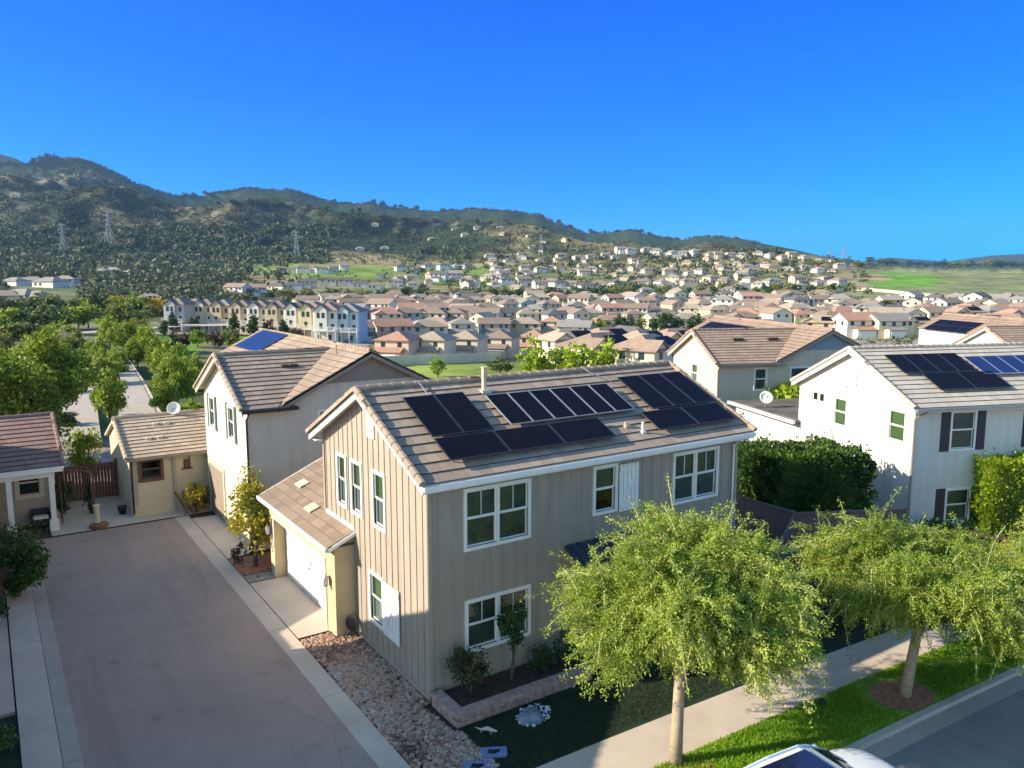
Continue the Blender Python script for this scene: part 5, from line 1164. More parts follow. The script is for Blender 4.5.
shrub('bush', 'bright green young tree beside the solar covered roof edge and dish', 'tree', (38.6, 35.0, 0), 4.5, 1.5, 2400, 'leafY', .3, 54, .15)
shrub('bush', 'dark leafy bush at the foot of the large white house wall', 'bush', (35.3, 17.3, 0), 1.3, 1.4, 1500, 'leafD', .15, 55, .0, False)
shrub('bush', 'red flowering bush beside the sidewalk at right', 'bush', (33.5, 14.0, 0), 1.6, 1.3, 1700, 'leafO', .14, 56, .0, False)
shrub('bush', 'dark green bush behind the sidewalk between the two weeping trees', 'bush', (25.5, 15.8, 0), 1.6, 2.0, 2500, 'leafD', .15, 57, .0, False)

# ---------------------------------------------------------------- the parked car at the bottom edge
def make_car():
    t = root('parked_car', 'white parked car with dark windshield at the kerb, bottom edge of view', 'car', (14.45, 9.45, -.1), R(-5)); t.scale = (1.08, 1.02, 1.0)
    # stations along x (rear to front): (x, half width at sill, half width at belt, half width at roof, belt z, roof z)
    body = [(-2.3, .72, .78, .95), (-2.2, .86, .9, 1.0), (-1.5, .92, .95, 1.03), (-.5, .93, .97, 1.03), (.5, .93, .97, 1.02), (1.1, .92, .95, 1.0), (1.6, .90, .92, .95), (2.05, .82, .84, .86), (2.28, .62, .64, .72)]
    V = []; F = []; m = 13
    for x, ws, wb, zb in body:
        ring = [(x, -ws * .9, .28), (x, -ws, .4), (x, -wb, .65), (x, -wb * .985, zb - .09), (x, -wb * .90, zb), (x, -wb * .6, zb + .045), (x, 0, zb + .065)]
        ring += [(a, -b_, c) for a, b_, c in ring[:-1][::-1]]; V += ring
    for i in range(len(body) - 1):
        for j in range(m - 1): F.append((i * m + j, i * m + j + 1, (i + 1) * m + j + 1, (i + 1) * m + j))
        F.append((i * m + m - 1, i * m, (i + 1) * m, (i + 1) * m + m - 1))
    F.append(tuple(range(m))[::-1]); F.append(tuple((len(body) - 1) * m + j for j in range(m)))
    paint = mat('white_car_paint', (.72, .75, .78), .18, .01, 1, spec=.6); me = bpy.data.meshes.new('body'); me.from_pydata(V, [], F); me.materials.append(paint); me.polygons.foreach_set('use_smooth', [True] * len(F)); o = link_mesh('body', me, t)
    sb = o.modifiers.new('s', 'SUBSURF'); sb.levels = sb.render_levels = 2
    cab = [(-1.95, .80, 1.0, .78, 1.05), (-1.6, .84, 1.02, .70, 1.48), (-.8, .86, 1.02, .68, 1.56), (.1, .86, 1.02, .68, 1.54), (.45, .86, 1.02, .70, 1.42), (1.15, .84, .99, .80, 1.03)]
    b = MB(); g = MB(); r = MB()
    for (x0, w0, z0, q0, t0), (x1, w1, z1, q1, t1) in zip(cab[:-1], cab[1:]):
        for s in (-1, 1): g.face([(x0, s * w0, z0), (x1, s * w1, z1), (x1, s * q1, t1), (x0, s * q0, t0)][::s])
        (g if x0 > .4 or x0 < -1.9 else r).face([(x0, -q0, t0), (x1, -q1, t1), (x1, q1, t1), (x0, q0, t0)])
    gl = mat('dark_car_glass', (.01, .015, .05), .05, .02, 1, spec=.8)
    w = g.build('window', gl, t); rr = r.build('roof', paint, t)
    sr = MB(); sr.box(-1.25, .12, -.52, .52, 1.552, 1.572); sr.build('sunroof', gl, t, bevel=.008)
    pl = MB()
    for s in (-1, 1):
        for x0, w0, z0, q0, t0 in (cab[1], cab[3]): pl.bar((x0, s * w0, z0), (x0 + .05, s * q0, t0), .07, .03)
        pl.tube([(1.15, s * .84, 1.0), (.45, s * .71, 1.43), (.1, s * .69, 1.55), (-.8, s * .69, 1.57), (-1.6, s * .71, 1.49), (-1.95, s * .79, 1.04)], .03, 6)
    pl.build('pillar', paint, t)
    for s in (-1, 1):
        b = MB(); b.lathe((.95, s * .98, 1.05), [(.0, -.07), (.09, -.05), (.1, .03), (0, .07)], 8, 0, (1, 0, 0)); b.build('mirror', paint, t, True)
        b = MB(); b.hexa([(2.0, s * .55, .68), (2.12, s * .8, .66), (2.0, s * .83, .66), (1.8, s * .8, .7), (2.0, s * .55, .8), (2.12, s * .8, .77), (2.0, s * .83, .8), (1.8, s * .8, .84)]); b.build('headlight', M['panelL'], t)
        for x in (-1.4, 1.4):
            b = MB(); b.lathe((x, s * .86, .33), [(.2, -.11), (.31, -.11), (.33, -.07), (.33, .07), (.31, .11), (.2, .11)], 24, 0, (0, s, 0)); wh = b.build('wheel', M['black'], t, True); b = MB(); b.lathe((x, s * .86, .33), [(0, .09), (.06, .1), (.2, .08), (.2, .02)], 10, 0, (0, s, 0)); b.build('rim', M['panelL'], wh)
    for s in (-1, 1): b = MB(); b.tube([(1.12, s * .35 - .1, 1.05), (.75, s * .35 + .25, 1.28)], .012, 4); b.build('wiper', M['black'], t)
    return t
make_car()
t = root('sprinkler', 'small dark valve stub at the sidewalk edge of the verge', 'sprinkler', (18.85, 12.4, .02)); b = MB(); b.lathe((0, 0, 0), [(.1, 0), (.11, .1), (.07, .17), (0, .18)], 10); b.build('cap', M['black'], t, True)
# ---------------------------------------------------------------- streets, avenue and park further out
def ground_strip(name, pts, m, off=.06, seg=14, kind='structure'):
    """polyline of (left px, right px) pairs laid on the terrain, subdivided"""
    b = MB(); P = []
    for (l, r) in pts: P.append((place(*l, dmin=52)[0], place(*r, dmin=52)[0]))
    for (a0, a1), (b0, b1) in zip(P[:-1], P[1:]):
        for k in range(seg):
            q = []
            for f, s in ((k / seg, 0), (k / seg, 1), ((k + 1) / seg, 1), ((k + 1) / seg, 0)):
                p = (a0 if s == 0 else a1).lerp(b0 if s == 0 else b1, f); q.append((p.x, p.y, max(terr1(p.x, p.y), -.02) + off))
            b.face(q)
    o = b.build(name, m); o['kind'] = kind; return o
ground_strip('street', [((58, 445), (102, 445)), ((66, 405), (96, 405)), ((84, 375), (100, 375))], M['gutter'])
ground_strip('street', [((118, 432), (164, 432)), ((122, 395), (142, 395)), ((114, 366), (126, 366))], M['gutter'])
ground_strip('street', [((0, 335.5), (0, 334)), ((60, 335.3), (60, 334)), ((130, 335), (130, 333.8)), ((185, 334.8), (185, 333.4)), ((240, 336), (240, 334.5)), ((300, 340), (300, 338.5))], M['gutter'], .15)
ground_strip('pavement', [((165, 432), (170, 432)), ((142.5, 395), (145, 395)), ((126.5, 366), (128, 366))], M['concrete'], .12)
# ---------------------------------------------------------------- trees further out
AVB = tree_proto(8, 3.6, 11000, 'leafA', .26, 59, .06, 46, .25)
AV = [tree_proto(8, 3.3, 4200, 'leafA', .42, 60 + i, .12, 34, .27) for i in range(4)]
MT = [tree_proto(8, 3.6, 620, 'leafM', .95, 70 + i, .08, 22, .30, limbs=4) for i in range(5)]
CY = [tree_proto(8, 2.0, 420, 'leafD', .9, 80 + i, .05, 16, .32, shape='cone', limbs=2) for i in range(2)]
def ptree(u, v, hpx, wpx, protos, name, label, leaf=None, group=None, cat='tree', dmin=52, R0=3.3):
    p, d = place(u, v, dmin=dmin); k = d / 797.0; h = hpx * k; w = wpx * k / 2
    s = w / R0; t = put_tree(protos, name, label, cat, p, s, None, group, h / 8.0, leaf); return t
av = [(45, 452, 118, 120, None, 'large bushy avenue tree at far left, biggest in its row'), (-12, 462, 110, 100, None, 'big leafy avenue tree cut by the left frame edge'), (110, 424, 60, 44, None, 'round avenue tree on the median closest to the casita'),
      (107, 398, 48, 40, None, 'second median tree of the avenue counted from the casita'), (100, 377, 40, 34, None, 'third median tree of the avenue counted from the casita'),
      (178, 413, 62, 50, None, 'bushy avenue tree right beside the casita dish'), (192, 405, 50, 40, None, 'avenue tree touching the off-white house gable'), (170, 392, 52, 40, None, 'avenue tree on the right side behind the dish tree'),
      (158, 380, 46, 36, None, 'fourth tree along the right side of the avenue'), (148, 366, 42, 34, None, 'slim avenue tree near the park edge'), (88, 392, 46, 40, None, 'avenue tree left of the median beyond the biggest tree'),
      (78, 372, 40, 34, 'leafM', 'olive avenue tree just right of the red roof'), (124, 356, 36, 34, None, 'far avenue tree in front of the park lawn'), (140, 352, 34, 28, 'leafM', 'far olive avenue tree beside the park lawn'),
      (66, 432, 22, 30, 'leafD', 'low dark hedge tree beside the avenue roadway'), (190, 428, 28, 40, 'leafY', 'bright lime shrub tree under the casita dish'), (10, 400, 45, 50, None, 'avenue tree behind the biggest tree at far left'),
      (30, 385, 40, 40, 'leafM', 'olive tree behind the avenue at far left'), (165, 420, 50, 36, None, 'avenue tree directly above the casita roof ridge'), (196, 388, 36, 34, None, 'avenue tree behind the off-white gable tip'), (138, 372, 36, 26, None, 'narrow avenue tree right of the far roadway'), (120, 388, 40, 26, None, 'slim median tree beside the striped roadway'), (60, 372, 36, 36, 'leafM', 'olive avenue tree below the red pavilion roof'), (70, 405, 34, 30, None, 'avenue tree at the right flank of the biggest tree'), (180, 372, 30, 30, 'leafY', 'lime tree beside the park path'), (-5, 375, 40, 44, 'leafM', 'olive tree at the left edge above the biggest tree'), (110, 350, 36, 30, None, 'tall avenue end tree left of the park')]
for i, (u, v, h, w, lf, lab) in enumerate(av): ptree(u, v, h * .95, w * .84, AVB if i < 2 else AV[i % 4], 'avenue_tree', lab, lf, 'trees lining the avenue at left')
pk = [(180, 352, 22, 20, 'leafP', 'dark maroon park tree at the lawn edge'), (198, 347, 18, 18, 'leafA', 'green park tree right of the maroon one'), (216, 349, 16, 18, 'leafP', 'dark round park tree nearest the off-white roof'), (230, 346, 18, 22, 'leafM', 'olive park tree behind the blue solar roof'), (165, 336, 16, 12, 'leafD', 'dark pointed tree before the first townhouse'), (173, 334, 20, 13, 'leafD', 'dark pointed tree before the white end townhouse'), (195, 333, 17, 12, 'leafD', 'dark pointed tree between first and second townhouses'), (235, 336, 22, 14, 'leafD', 'dark pointed tree before the olive townhouse'), (254, 337, 23, 16, 'leafD', 'dark pointed tree before the peach townhouse'), (268, 338, 18, 13, 'leafP', 'maroon dark tree before the white middle townhouse'), (284, 339, 20, 14, 'leafD', 'dark pointed tree before the tan townhouse'), (150, 322, 18, 14, 'leafM', 'olive tree at the left end of the townhouse row'), (296, 343, 15, 14, 'leafP', 'maroon shrub tree before the yellow townhouse')]
for i, (u, v, h, w, lf, lab) in enumerate(pk): ptree(u, v, h, w, CY[i % 2] if 'pointed' in lab else MT[i % 5], 'park_tree', lab, lf, 'trees around the park', R0=2.0 if 'pointed' in lab else 3.6)
gy_ = [(533, 381, 34, 26, 'leafY', 'bright green pointed tree above the solar roof ridge, leftmost of four'), (556, 380, 26, 28, 'leafY', 'bright green tree above the roof ridge, second of four'), (577, 381, 28, 36, 'leafY', 'wide bright green tree above the roof ridge, third of four'), (604, 379, 32, 22, 'leafY', 'slim bright green tree above the roof ridge, rightmost of four'),
       (438, 377, 20, 20, 'leafA', 'small green tree on the fenced meadow, left one'), (500, 374, 18, 30, 'leafB', 'low bush tree on the fenced meadow, right one'), (356, 372, 26, 26, 'leafM', 'olive tree behind the blue townhouse'), (370, 366, 20, 20, 'leafM', 'olive shrub tree below the blue townhouse'), (340, 362, 18, 26, 'leafB', 'pale bushy tree behind the large roof at centre left')]
for i, (u, v, h, w, lf, lab) in enumerate(gy_): k_ = 1.35 if i < 4 else 1.0; ptree(u, v, h * k_, w * (k_ * .95),  MT[i % 5], 'small_tree', lab, lf, None, dmin=70, R0=3.6)
NM = ['first', 'second', 'third', 'fourth', 'fifth', 'sixth', 'seventh', 'eighth', 'ninth', 'tenth', 'eleventh', 'twelfth', 'thirteenth', 'fourteenth', 'fifteenth', 'sixteenth', 'seventeenth', 'eighteenth', 'nineteenth', 'twentieth']
def nth(i):
    if i < 20: return NM[i]
    t, o = divmod(i + 1, 10); T = ['', '', 'twenty', 'thirty', 'forty'][t]
    return (T[:-1] + 'ieth') if o == 0 else T + '-' + NM[o - 1]
CN = {'leafM': 'olive', 'leafD': 'dark green', 'leafA': 'green', 'leafO': 'autumn orange', 'leafY': 'lime green', 'leafP': 'maroon', 'leafB': 'pale olive'}
def tree_row(u0, v0, u1, v1, n, h, w, leaves, where, group, jit=1.0, protos=None, name='tree'):
    us = sorted(u0 + (u1 - u0) * (i + .5 + random.uniform(-.35, .35)) / n for i in range(n))
    for i, u in enumerate(us):
        f = (u - u0) / (u1 - u0); lf = random.choice(leaves); s = random.uniform(.75, 1.25)
        ptree(u, v0 + (v1 - v0) * f + random.uniform(-jit, jit), h * s, w * s, (protos or MT)[i % len(protos or MT)], name, f'{CN[lf]} tree, {nth(i)} from the left {where}', lf, group, dmin=90, R0=3.6)
tree_row(-5, 345, 70, 345, 6, 22, 24, ['leafM', 'leafA', 'leafM', 'leafB'], 'beside the red roofed pavilion', 'trees left of the park')
tree_row(-5, 330, 150, 326, 12, 20, 24, ['leafM', 'leafA', 'leafB', 'leafA'], 'in the row above the pale street at left', 'trees above the left street')
tree_row(-5, 317, 170, 314, 13, 18, 22, ['leafM', 'leafD', 'leafA', 'leafM', 'leafO'], 'in the row below the left hillside houses', 'trees below the left hillside houses')
tree_row(586, 333, 700, 333, 9, 19, 17, ['leafD', 'leafD', 'leafM'], 'in the dark central row', 'dark trees in the middle of the suburb', .6)
tree_row(745, 323, 830, 321, 9, 12, 13, ['leafD'], 'in the dark row behind the beige house roof', 'dark trees behind the beige house', .4)
tree_row(830, 313, 915, 309, 10, 8, 11, ['leafD', 'leafD', 'leafM'], 'in the dark row across the right suburb', 'dark trees across the right suburb', .3)
tree_row(345, 325, 560, 320, 7, 11, 12, ['leafO', 'leafY', 'leafO', 'leafD'], 'among the roofs behind the garage houses', 'colourful trees among the central roofs')
tree_row(265, 299, 420, 297, 14, 9, 13, ['leafD', 'leafM', 'leafM'], 'in the belt above the townhouse roofs', 'trees above the townhouse roofs')
tree_row(430, 298, 640, 296, 20, 9, 13, ['leafD', 'leafM', 'leafD'], 'in the belt below the hillside estates', 'trees below the central hillside estates')
tree_row(620, 293, 860, 292, 22, 8, 11, ['leafD', 'leafM'], 'in the belt between the right hillside rows', 'trees between the right hillside rows')
tree_row(480, 268, 860, 266, 26, 5, 9, ['leafD', 'leafM'], 'scattered below the upper hillside houses', 'trees below the upper hillside houses')
tree_row(860, 268, 1030, 270, 22, 6, 10, ['leafD', 'leafD', 'leafM'], 'along the crest above the green field', 'trees along the crest of the green field')
tree_row(180, 203, 420, 216, 22, 5, 6, ['leafD'], 'along the central mountain skyline', 'trees on the mountain skyline', .3, None)
tree_row(30, 171, 60, 167, 7, 7, 6, ['leafD'], 'on the left mountain crest', 'trees on the left crest', .3)
tree_row(440, 218, 660, 244, 14, 4, 5, ['leafD'], 'along the descending skyline right of centre', 'trees on the right skyline', .3)
# woods and scrub that read as one mass
def scatter(name, label, N, us, vs, hpx, leaf, k_leaf, seed, dens=None, cat='trees', dm=(200, 3000), spread=1.0):
    rs = np.random.RandomState(seed); U = rs.uniform(us[0], us[1], N); Vv = vs[0] + (vs[1] - vs[0]) * rs.rand(N)
    keep = np.array([not dens or bool(dens(u, v, rs)) for u, v in zip(U, Vv)]); A = place_many(U[keep], Vv[keep], dm[0], dm[1]); A = A[A[:, 3] < dm[1] * .98]; n = len(A); h = rs.uniform(*hpx, n) * A[:, 3] / 797
    c = rs.normal(size=(n, k_leaf, 3)); c /= np.linalg.norm(c, axis=2)[:, :, None]; c *= rs.rand(n, k_leaf, 1) ** .33
    c[:, :, 2] = np.abs(c[:, :, 2]); P = A[:, None, :3] + c * np.stack([h * .6, h * .6, h * .9], -1)[:, None, :] * spread
    P = P.reshape(-1, 3); sz = np.repeat(h, k_leaf) * .52
    m = len(P); a = rs.normal(size=(m, 3)); a /= np.linalg.norm(a, axis=1)[:, None]; b_ = rs.normal(size=(m, 3)); b_ -= (b_ * a).sum(1)[:, None] * a; b_ /= np.linalg.norm(b_, axis=1)[:, None]
    w = b_ * sz[:, None] * .4; l = a * sz[:, None]; V = np.stack([P - l * .5, P + w, P + l * .5, P - w], 1).reshape(-1, 3)
    o = link_mesh(name, np_mesh(name, V, np.arange(m * 4).reshape(-1, 4), M[leaf])); tag(o, label, cat, kind='stuff'); return o
M['leafS'] = leaf_mat('scrub_leaf', [(.025, .036, .02), (.05, .06, .03), (.10, .10, .052), (.20, .17, .10)], 0, .9)
M['leafV'] = leaf_mat('wood_leaf', [(.035, .055, .026), (.06, .08, .036), (.11, .125, .055), (.21, .19, .10)], .15, .8)
scatter('woodland', 'dense mixed woodland covering the lower hill at left', 3600, (-40, 300), (262, 316), (3, 10), 'leafV', 30, 91, lambda u, v, r: r.rand() < np.clip((255 - u) / 60 + .15, .08, 1) and not (5 < u < 80 and 278 < v < 308))
scatter('woodland', 'darker woodland on the slope below the left mountain', 3000, (-40, 330), (228, 264), (2, 6.5), 'leafV', 18, 92, lambda u, v, r: vnoise(np.array([u / 22.]), np.array([v / 9.]))[0] > -.12)
scatter('scrub', 'chaparral scrub covering the central and left mountains', 26000, (-40, 760), (162, 262), (1.0, 3.0), 'leafS', 7, 93, lambda u, v, r: vnoise(np.array([u / 16. + 9]), np.array([v / 7.]))[0] + .5 * vnoise(np.array([u / 5.]), np.array([v / 3.]))[0] > -.12, 'scrub', (700, 3200))
scatter('scrub', 'scattered bushes across the middle and right slopes', 2200, (230, 1030), (258, 300), (1.5, 4), 'leafV', 10, 94, lambda u, v, r: vnoise(np.array([u / 30. + 3]), np.array([v / 5.]))[0] > .02 and not (u > 840 and v > 272), 'bushes', (300, 3000))
scatter('hillside_trees', 'tree crowns between the houses on the central and right slopes', 1500, (400, 870), (250, 298), (3, 6.5), 'leafV', 14, 96, lambda u, v, r: vnoise(np.array([u / 26. + 1]), np.array([v / 7.]))[0] > -.08, 'trees', (300, 2700))
scatter('garden_greenery', 'small garden shrubs between the suburb roofs', 2200, (330, 1030), (298, 345), (2, 4.5), 'leafV', 10, 95, None, 'shrubs', (120, 700))
# ---------------------------------------------------------------- houses further out
WCOL = {'white': (.62, .59, .53), 'cream': (.62, .54, .40), 'tan': (.50, .40, .27), 'grey': (.40, .40, .39), 'peach': (.55, .42, .33), 'beige': (.56, .49, .39), 'yellow': (.58, .49, .32), 'blue': (.44, .50, .54), 'brown': (.30, .23, .17)}
RCOL = {'brown': (.24, .18, .14), 'grey': (.25, .23, .21), 'terracotta': (.40, .22, .155), 'tan': (.35, .28, .21), 'rust': (.31, .215, .165), 'dark': (.12, .11, .11)}
for k, c in WCOL.items(): M['w_' + k] = mat(k + '_house_wall', c, .9, .05, .6)
def rmat(name, c):
    m = mat(name, c, .85, .14, .8); t = m.node_tree; b = t.nodes['Principled BSDF']; tc = t.nodes.new('ShaderNodeTexCoord'); w = t.nodes.new('ShaderNodeTexWave'); w.bands_direction = 'Z'; w.inputs['Scale'].default_value = 2.2; w.wave_profile = 'SAW'
    t.links.new(tc.outputs['Object'], w.inputs['Vector']); bp = t.nodes.new('ShaderNodeBump'); bp.inputs['Strength'].default_value = .8; bp.inputs['Distance'].default_value = .06; t.links.new(w.outputs['Fac'], bp.inputs['Height']); t.links.new(bp.outputs[0], b.inputs['Normal']); return m
for k, c in RCOL.items(): M['r_' + k] = rmat(k + '_far_roof', c)
M['winfar'] = mat('window_glass_far', (.03, .045, .06), .15, .1, 1, spec=.6); M['gdoor'] = mat('garage_door_white', (.70, .68, .64), .6, .03)
def fin(b, name):
    me = bpy.data.meshes.new(name); me.from_pydata(b.v, [], b.f); me.update(); return me
def hip(b, x0, x1, y0, y1, z, h, ov=.5, m=0, gable=False, axis='x'):
    x0 -= ov; x1 += ov; y0 -= ov; y1 += ov; w = min(x1 - x0, y1 - y0) / 2; z -= .05
    if axis == 'x':
        ym = (y0 + y1) / 2; e = 0 if gable else (y1 - y0) / 2 * .95; a, c = (x0 + e, ym, z + h), (x1 - e, ym, z + h)
        b.face([(x0, y0, z), (x1, y0, z), c, a], m); b.face([(x1, y1, z), (x0, y1, z), a, c], m); b.face([(x0, y1, z), (x0, y0, z), a], m); b.face([(x1, y0, z), (x1, y1, z), c], m)
    else:
        xm = (x0 + x1) / 2; e = 0 if gable else (x1 - x0) / 2 * .95; a, c = (xm, y0 + e, z + h), (xm, y1 - e, z + h)
        b.face([(x0, y0, z), (x1, y0, z), a], m); b.face([(x1, y0, z), (x1, y1, z), c, a], m); b.face([(x1, y1, z), (x0, y1, z), c], m); b.face([(x0, y1, z), (x0, y0, z), a, c], m)
    b.box(x0, x1, y0, y1, z - .18, z - .002, m)
def wins(b, xs, y, z0, z1, w, face):
    out = []
    for x in xs:
        bb = MB(); 
        if face == 'f': bb.box(x - w / 2, x + w / 2, y - .05, y + .02, z0, z1)
        elif face == 'l': bb.box(y - .05, y + .02, x - w / 2, x + w / 2, z0, z1)
        out.append(bb)
    return out
PR = {}
def make_protos():
    def P(key, parts): PR[key] = [(n, fin(b, n), role) for n, b, role in parts]
    # semi: two storeys, hipped, single storey garage in front (front faces -y)
    w = MB(); w.box(0, 9, 0, 10, -3, 5.6); w.box(.6, 7.4, -2.2, 0, -3, 2.9); r = MB(); hip(r, 0, 9, 0, 10, 5.6, 2.1, m=0, axis='y'); r.face([(.2, -2.6, 2.8), (7.8, -2.6, 2.8), (7.8, 0, 3.9), (.2, 0, 3.9)]); r.box(.2, 7.8, -2.6, 0, 2.65, 2.78); 
    gd = MB(); gd.box(1.4, 6.4, -2.26, -2.19, 0, 2.3); parts = [('wall', w, 'w'), ('roof', r, 'r'), ('garage_door', gd, 'g')]
    for x in (2.2, 6.6): parts.append(('window', wins(None, [x], 0, 3.9, 5.1, 1.1, 'f')[0], 'n'))
    for y in (3, 7): parts.append(('window', wins(None, [y], 0, 3.8, 5.0, 1.1, 'l')[0], 'n'))
    for y in (3, 7): parts.append(('window', wins(None, [y], 0, 1, 2.2, 1.1, 'l')[0], 'n'))
    P('semi', parts)
    # gabled house, two storeys
    w = MB(); w.box(0, 12, 0, 8.5, -3, 5.4); w.prism([(0, 0, 5.4), (0, 8.5, 5.4), (0, 4.25, 7.4)], (12, 0, 0)); w.box(2, 8, -2.5, 0, -3, 2.7); r = MB()
    for s in (0, 1):
        ya, yb_ = (-.5, 4.25) if s == 0 else (9.0, 4.25); za, zb_ = 5.28, 7.52; r.hexa([(-.4, ya, za - .12), (12.4, ya, za - .12), (12.4, yb_, zb_ - .12), (-.4, yb_, zb_ - .12), (-.4, ya, za), (12.4, ya, za), (12.4, yb_, zb_), (-.4, yb_, zb_)])
    r.hexa([(1.7, -2.9, 2.5), (8.3, -2.9, 2.5), (8.3, 0, 3.6), (1.7, 0, 3.6), (1.7, -2.9, 2.65), (8.3, -2.9, 2.65), (8.3, 0, 3.75), (1.7, 0, 3.75)])
    gd = MB(); gd.box(2.6, 7.4, -2.56, -2.49, 0, 2.3); parts = [('wall', w, 'w'), ('roof', r, 'r'), ('garage_door', gd, 'g')]
    for x in (1.6, 5, 8.5, 10.6): parts.append(('window', wins(None, [x], 0, 3.8, 5.0, 1.2, 'f')[0], 'n'))
    for y in (2.4, 6): parts.append(('window', wins(None, [y], 0, 3.8, 5.0, 1.1, 'l')[0], 'n'))
    P('gable', parts)
    # cross gable
    w = MB(); w.box(0, 13, 0, 9, -3, 5.2); w.prism([(0, 0, 5.2), (5, 0, 5.2), (2.5, 0, 6.6)], (0, 4, 0)); w.box(13, 17, 1.5, 9, -3, 2.7); r = MB(); hip(r, 0, 13, 0, 9, 5.2, 2.3); 
    for a, c in ((-.4, 2.5), (5.4, 2.5)): r.hexa([(a, -.5, 5.0), (c, -.5, 6.7), (c, 5, 6.7), (a, 5, 5.0), (a, -.5, 5.12), (c, -.5, 6.84), (c, 5, 6.84), (a, 5, 5.12)])
    hip(r, 13, 17, 1.5, 9, 2.7, 1.4, axis='y'); gd = MB(); gd.box(7.5, 12, -.06, .01, 0, 2.3); parts = [('wall', w, 'w'), ('roof', r, 'r'), ('garage_door', gd, 'g')]
    for x in (2.5, 7.5, 10.8): parts.append(('window', wins(None, [x], 0, 3.6, 4.9, 1.3, 'f')[0], 'n'))
    for y in (2.4, 6): parts.append(('window', wins(None, [y], 0, 3.6, 4.8, 1.1, 'l')[0], 'n'))
    sp = MB(); sp.hexa([(6, .6, 5.75), (11, .6, 5.75), (11, 2.9, 6.9), (6, 2.9, 6.9), (6, .6, 5.85), (11, .6, 5.85), (11, 2.9, 7.0), (6, 2.9, 7.0)]); parts.append(('solar_panel', sp, 's'))
    P('cross', parts)
    # low wide hip house
    w = MB(); w.box(0, 15, 0, 10, -3, 3.2); r = MB(); hip(r, 0, 15, 0, 10, 3.2, 2.4); gd = MB(); gd.box(9, 13.5, -.06, .01, 0, 2.3); parts = [('wall', w, 'w'), ('roof', r, 'r'), ('garage_door', gd, 'g')]
    for x in (2.5, 6): parts.append(('window', wins(None, [x], 0, 1.0, 2.3, 1.5, 'f')[0], 'n'))
    P('low', parts)
    # townhouse, three storeys with balcony
    w = MB(); w.box(0, 7, 0, 10, -3, 8.2); w.prism([(.8, -.9, 8.2), (4.2, -.9, 8.2), (2.5, -.9, 9.5)], (0, 5, 0)); w.box(.8, 4.2, -.9, 0, 3.0, 8.2); r = MB(); hip(r, 0, 7, 0, 10, 8.2, 1.9, axis='y', ov=.4)
    for a, c in ((.4, 2.5), (4.6, 2.5)): r.hexa([(a, -1.25, 8.05), (c, -1.25, 9.62), (c, 4, 9.62), (a, 4, 8.05), (a, -1.25, 8.17), (c, -1.25, 9.76), (c, 4, 9.76), (a, 4, 8.17)])
    bal = MB(); bal.box(0.2, 7, -2.2, -.0, 2.85, 3.0); 
    for x in (.25, 2.4, 4.7, 6.9): bal.box(x - .1, x + .1, -2.2, -2.0, -.5, 4.0)
    bal.box(.2, 7, -2.2, -2.12, 3.95, 4.05); 
    for k in range(22): bal.box(.3 + k * .31, .36 + k * .31, -2.19, -2.14, 3.0, 3.95)
    parts = [('wall', w, 'w'), ('roof', r, 'r'), ('balcony', bal, 'g')]
    for (x, z, yy) in ((1.8, 6.2, -.9), (3.2, 6.2, -.9), (5.6, 6.0, 0), (2.5, 3.6, -.9), (5.6, 3.3, 0), (1.6, .6, 0), (4.8, .6, 0)): parts.append(('window', wins(None, [x], yy, z, z + 1.35, .85, 'f')[0], 'n'))
    for (y, z) in ((2.5, 6), (6.5, 6), (2.5, 3.2), (6.5, 3.2)): parts.append(('window', wins(None, [y], 0, z, z + 1.2, .9, 'l')[0], 'n'))
    P('town', parts)
make_protos()
ONE = {}
def one_mesh(key):      # small in the picture: one mesh
    if key not in ONE:
        V = []; F = []; mi = []; role = {'w': 0, 'r': 1, 'g': 2, 'n': 3, 's': 3}
        for n, me, ro in PR[key]:
            if ro == 's': continue
            o = len(V); V += [tuple(v.co) for v in me.vertices]
            for p in me.polygons: F.append(tuple(o + i for i in p.vertices)); mi.append(role[ro])
        me = bpy.data.meshes.new('far_house'); me.from_pydata(V, [], F)
        for m_ in (M['w_white'], M['r_brown'], M['gdoor'], M['winfar']): me.materials.append(m_)
        me.polygons.foreach_set('material_index', mi); me.update(); ONE[key] = me
    return ONE[key]
NH = [0]
def far_house(key, loc, rz, s, wc, rc, label, group, parts=True, sz=None, solar=False):
    NH[0] += 1
    cx = {'semi': 4.5, 'gable': 6, 'cross': 7, 'low': 7.5, 'town': 3.5}[key]; cyy = {'semi': 4, 'gable': 4, 'cross': 4.5, 'low': 5, 'town': 4}[key]
    M3 = Matrix.Rotation(rz, 3, 'Z'); l = Vector(loc) - M3 @ Vector((cx * s, cyy * s, 0))
    if not parts:
        o = link_mesh('house', one_mesh(key)); o.location = l; o.rotation_euler = (0, 0, rz); o.scale = (s, s, sz or s)
        for i, m_ in ((0, 'w_' + wc), (1, 'r_' + rc)): o.material_slots[i].link = 'OBJECT'; o.material_slots[i].material = M[m_]
        tag(o, label, 'house', group); return o
    t = root('house', label, 'house', l, rz, group); t.scale = (s, s, sz or s); RO = {'w': 'w_' + wc, 'r': 'r_' + rc, 'g': 'gdoor', 'n': 'winfar', 's': 'panelA'}
    for n, me, ro in PR[key]:
        if ro == 's' and not solar: continue
        if not me.materials: me.materials.append(M[RO[ro]])
        o = link_mesh(n, me, t); o.material_slots[0].link = 'OBJECT'; o.material_slots[0].material = M[RO[ro]]
    return t
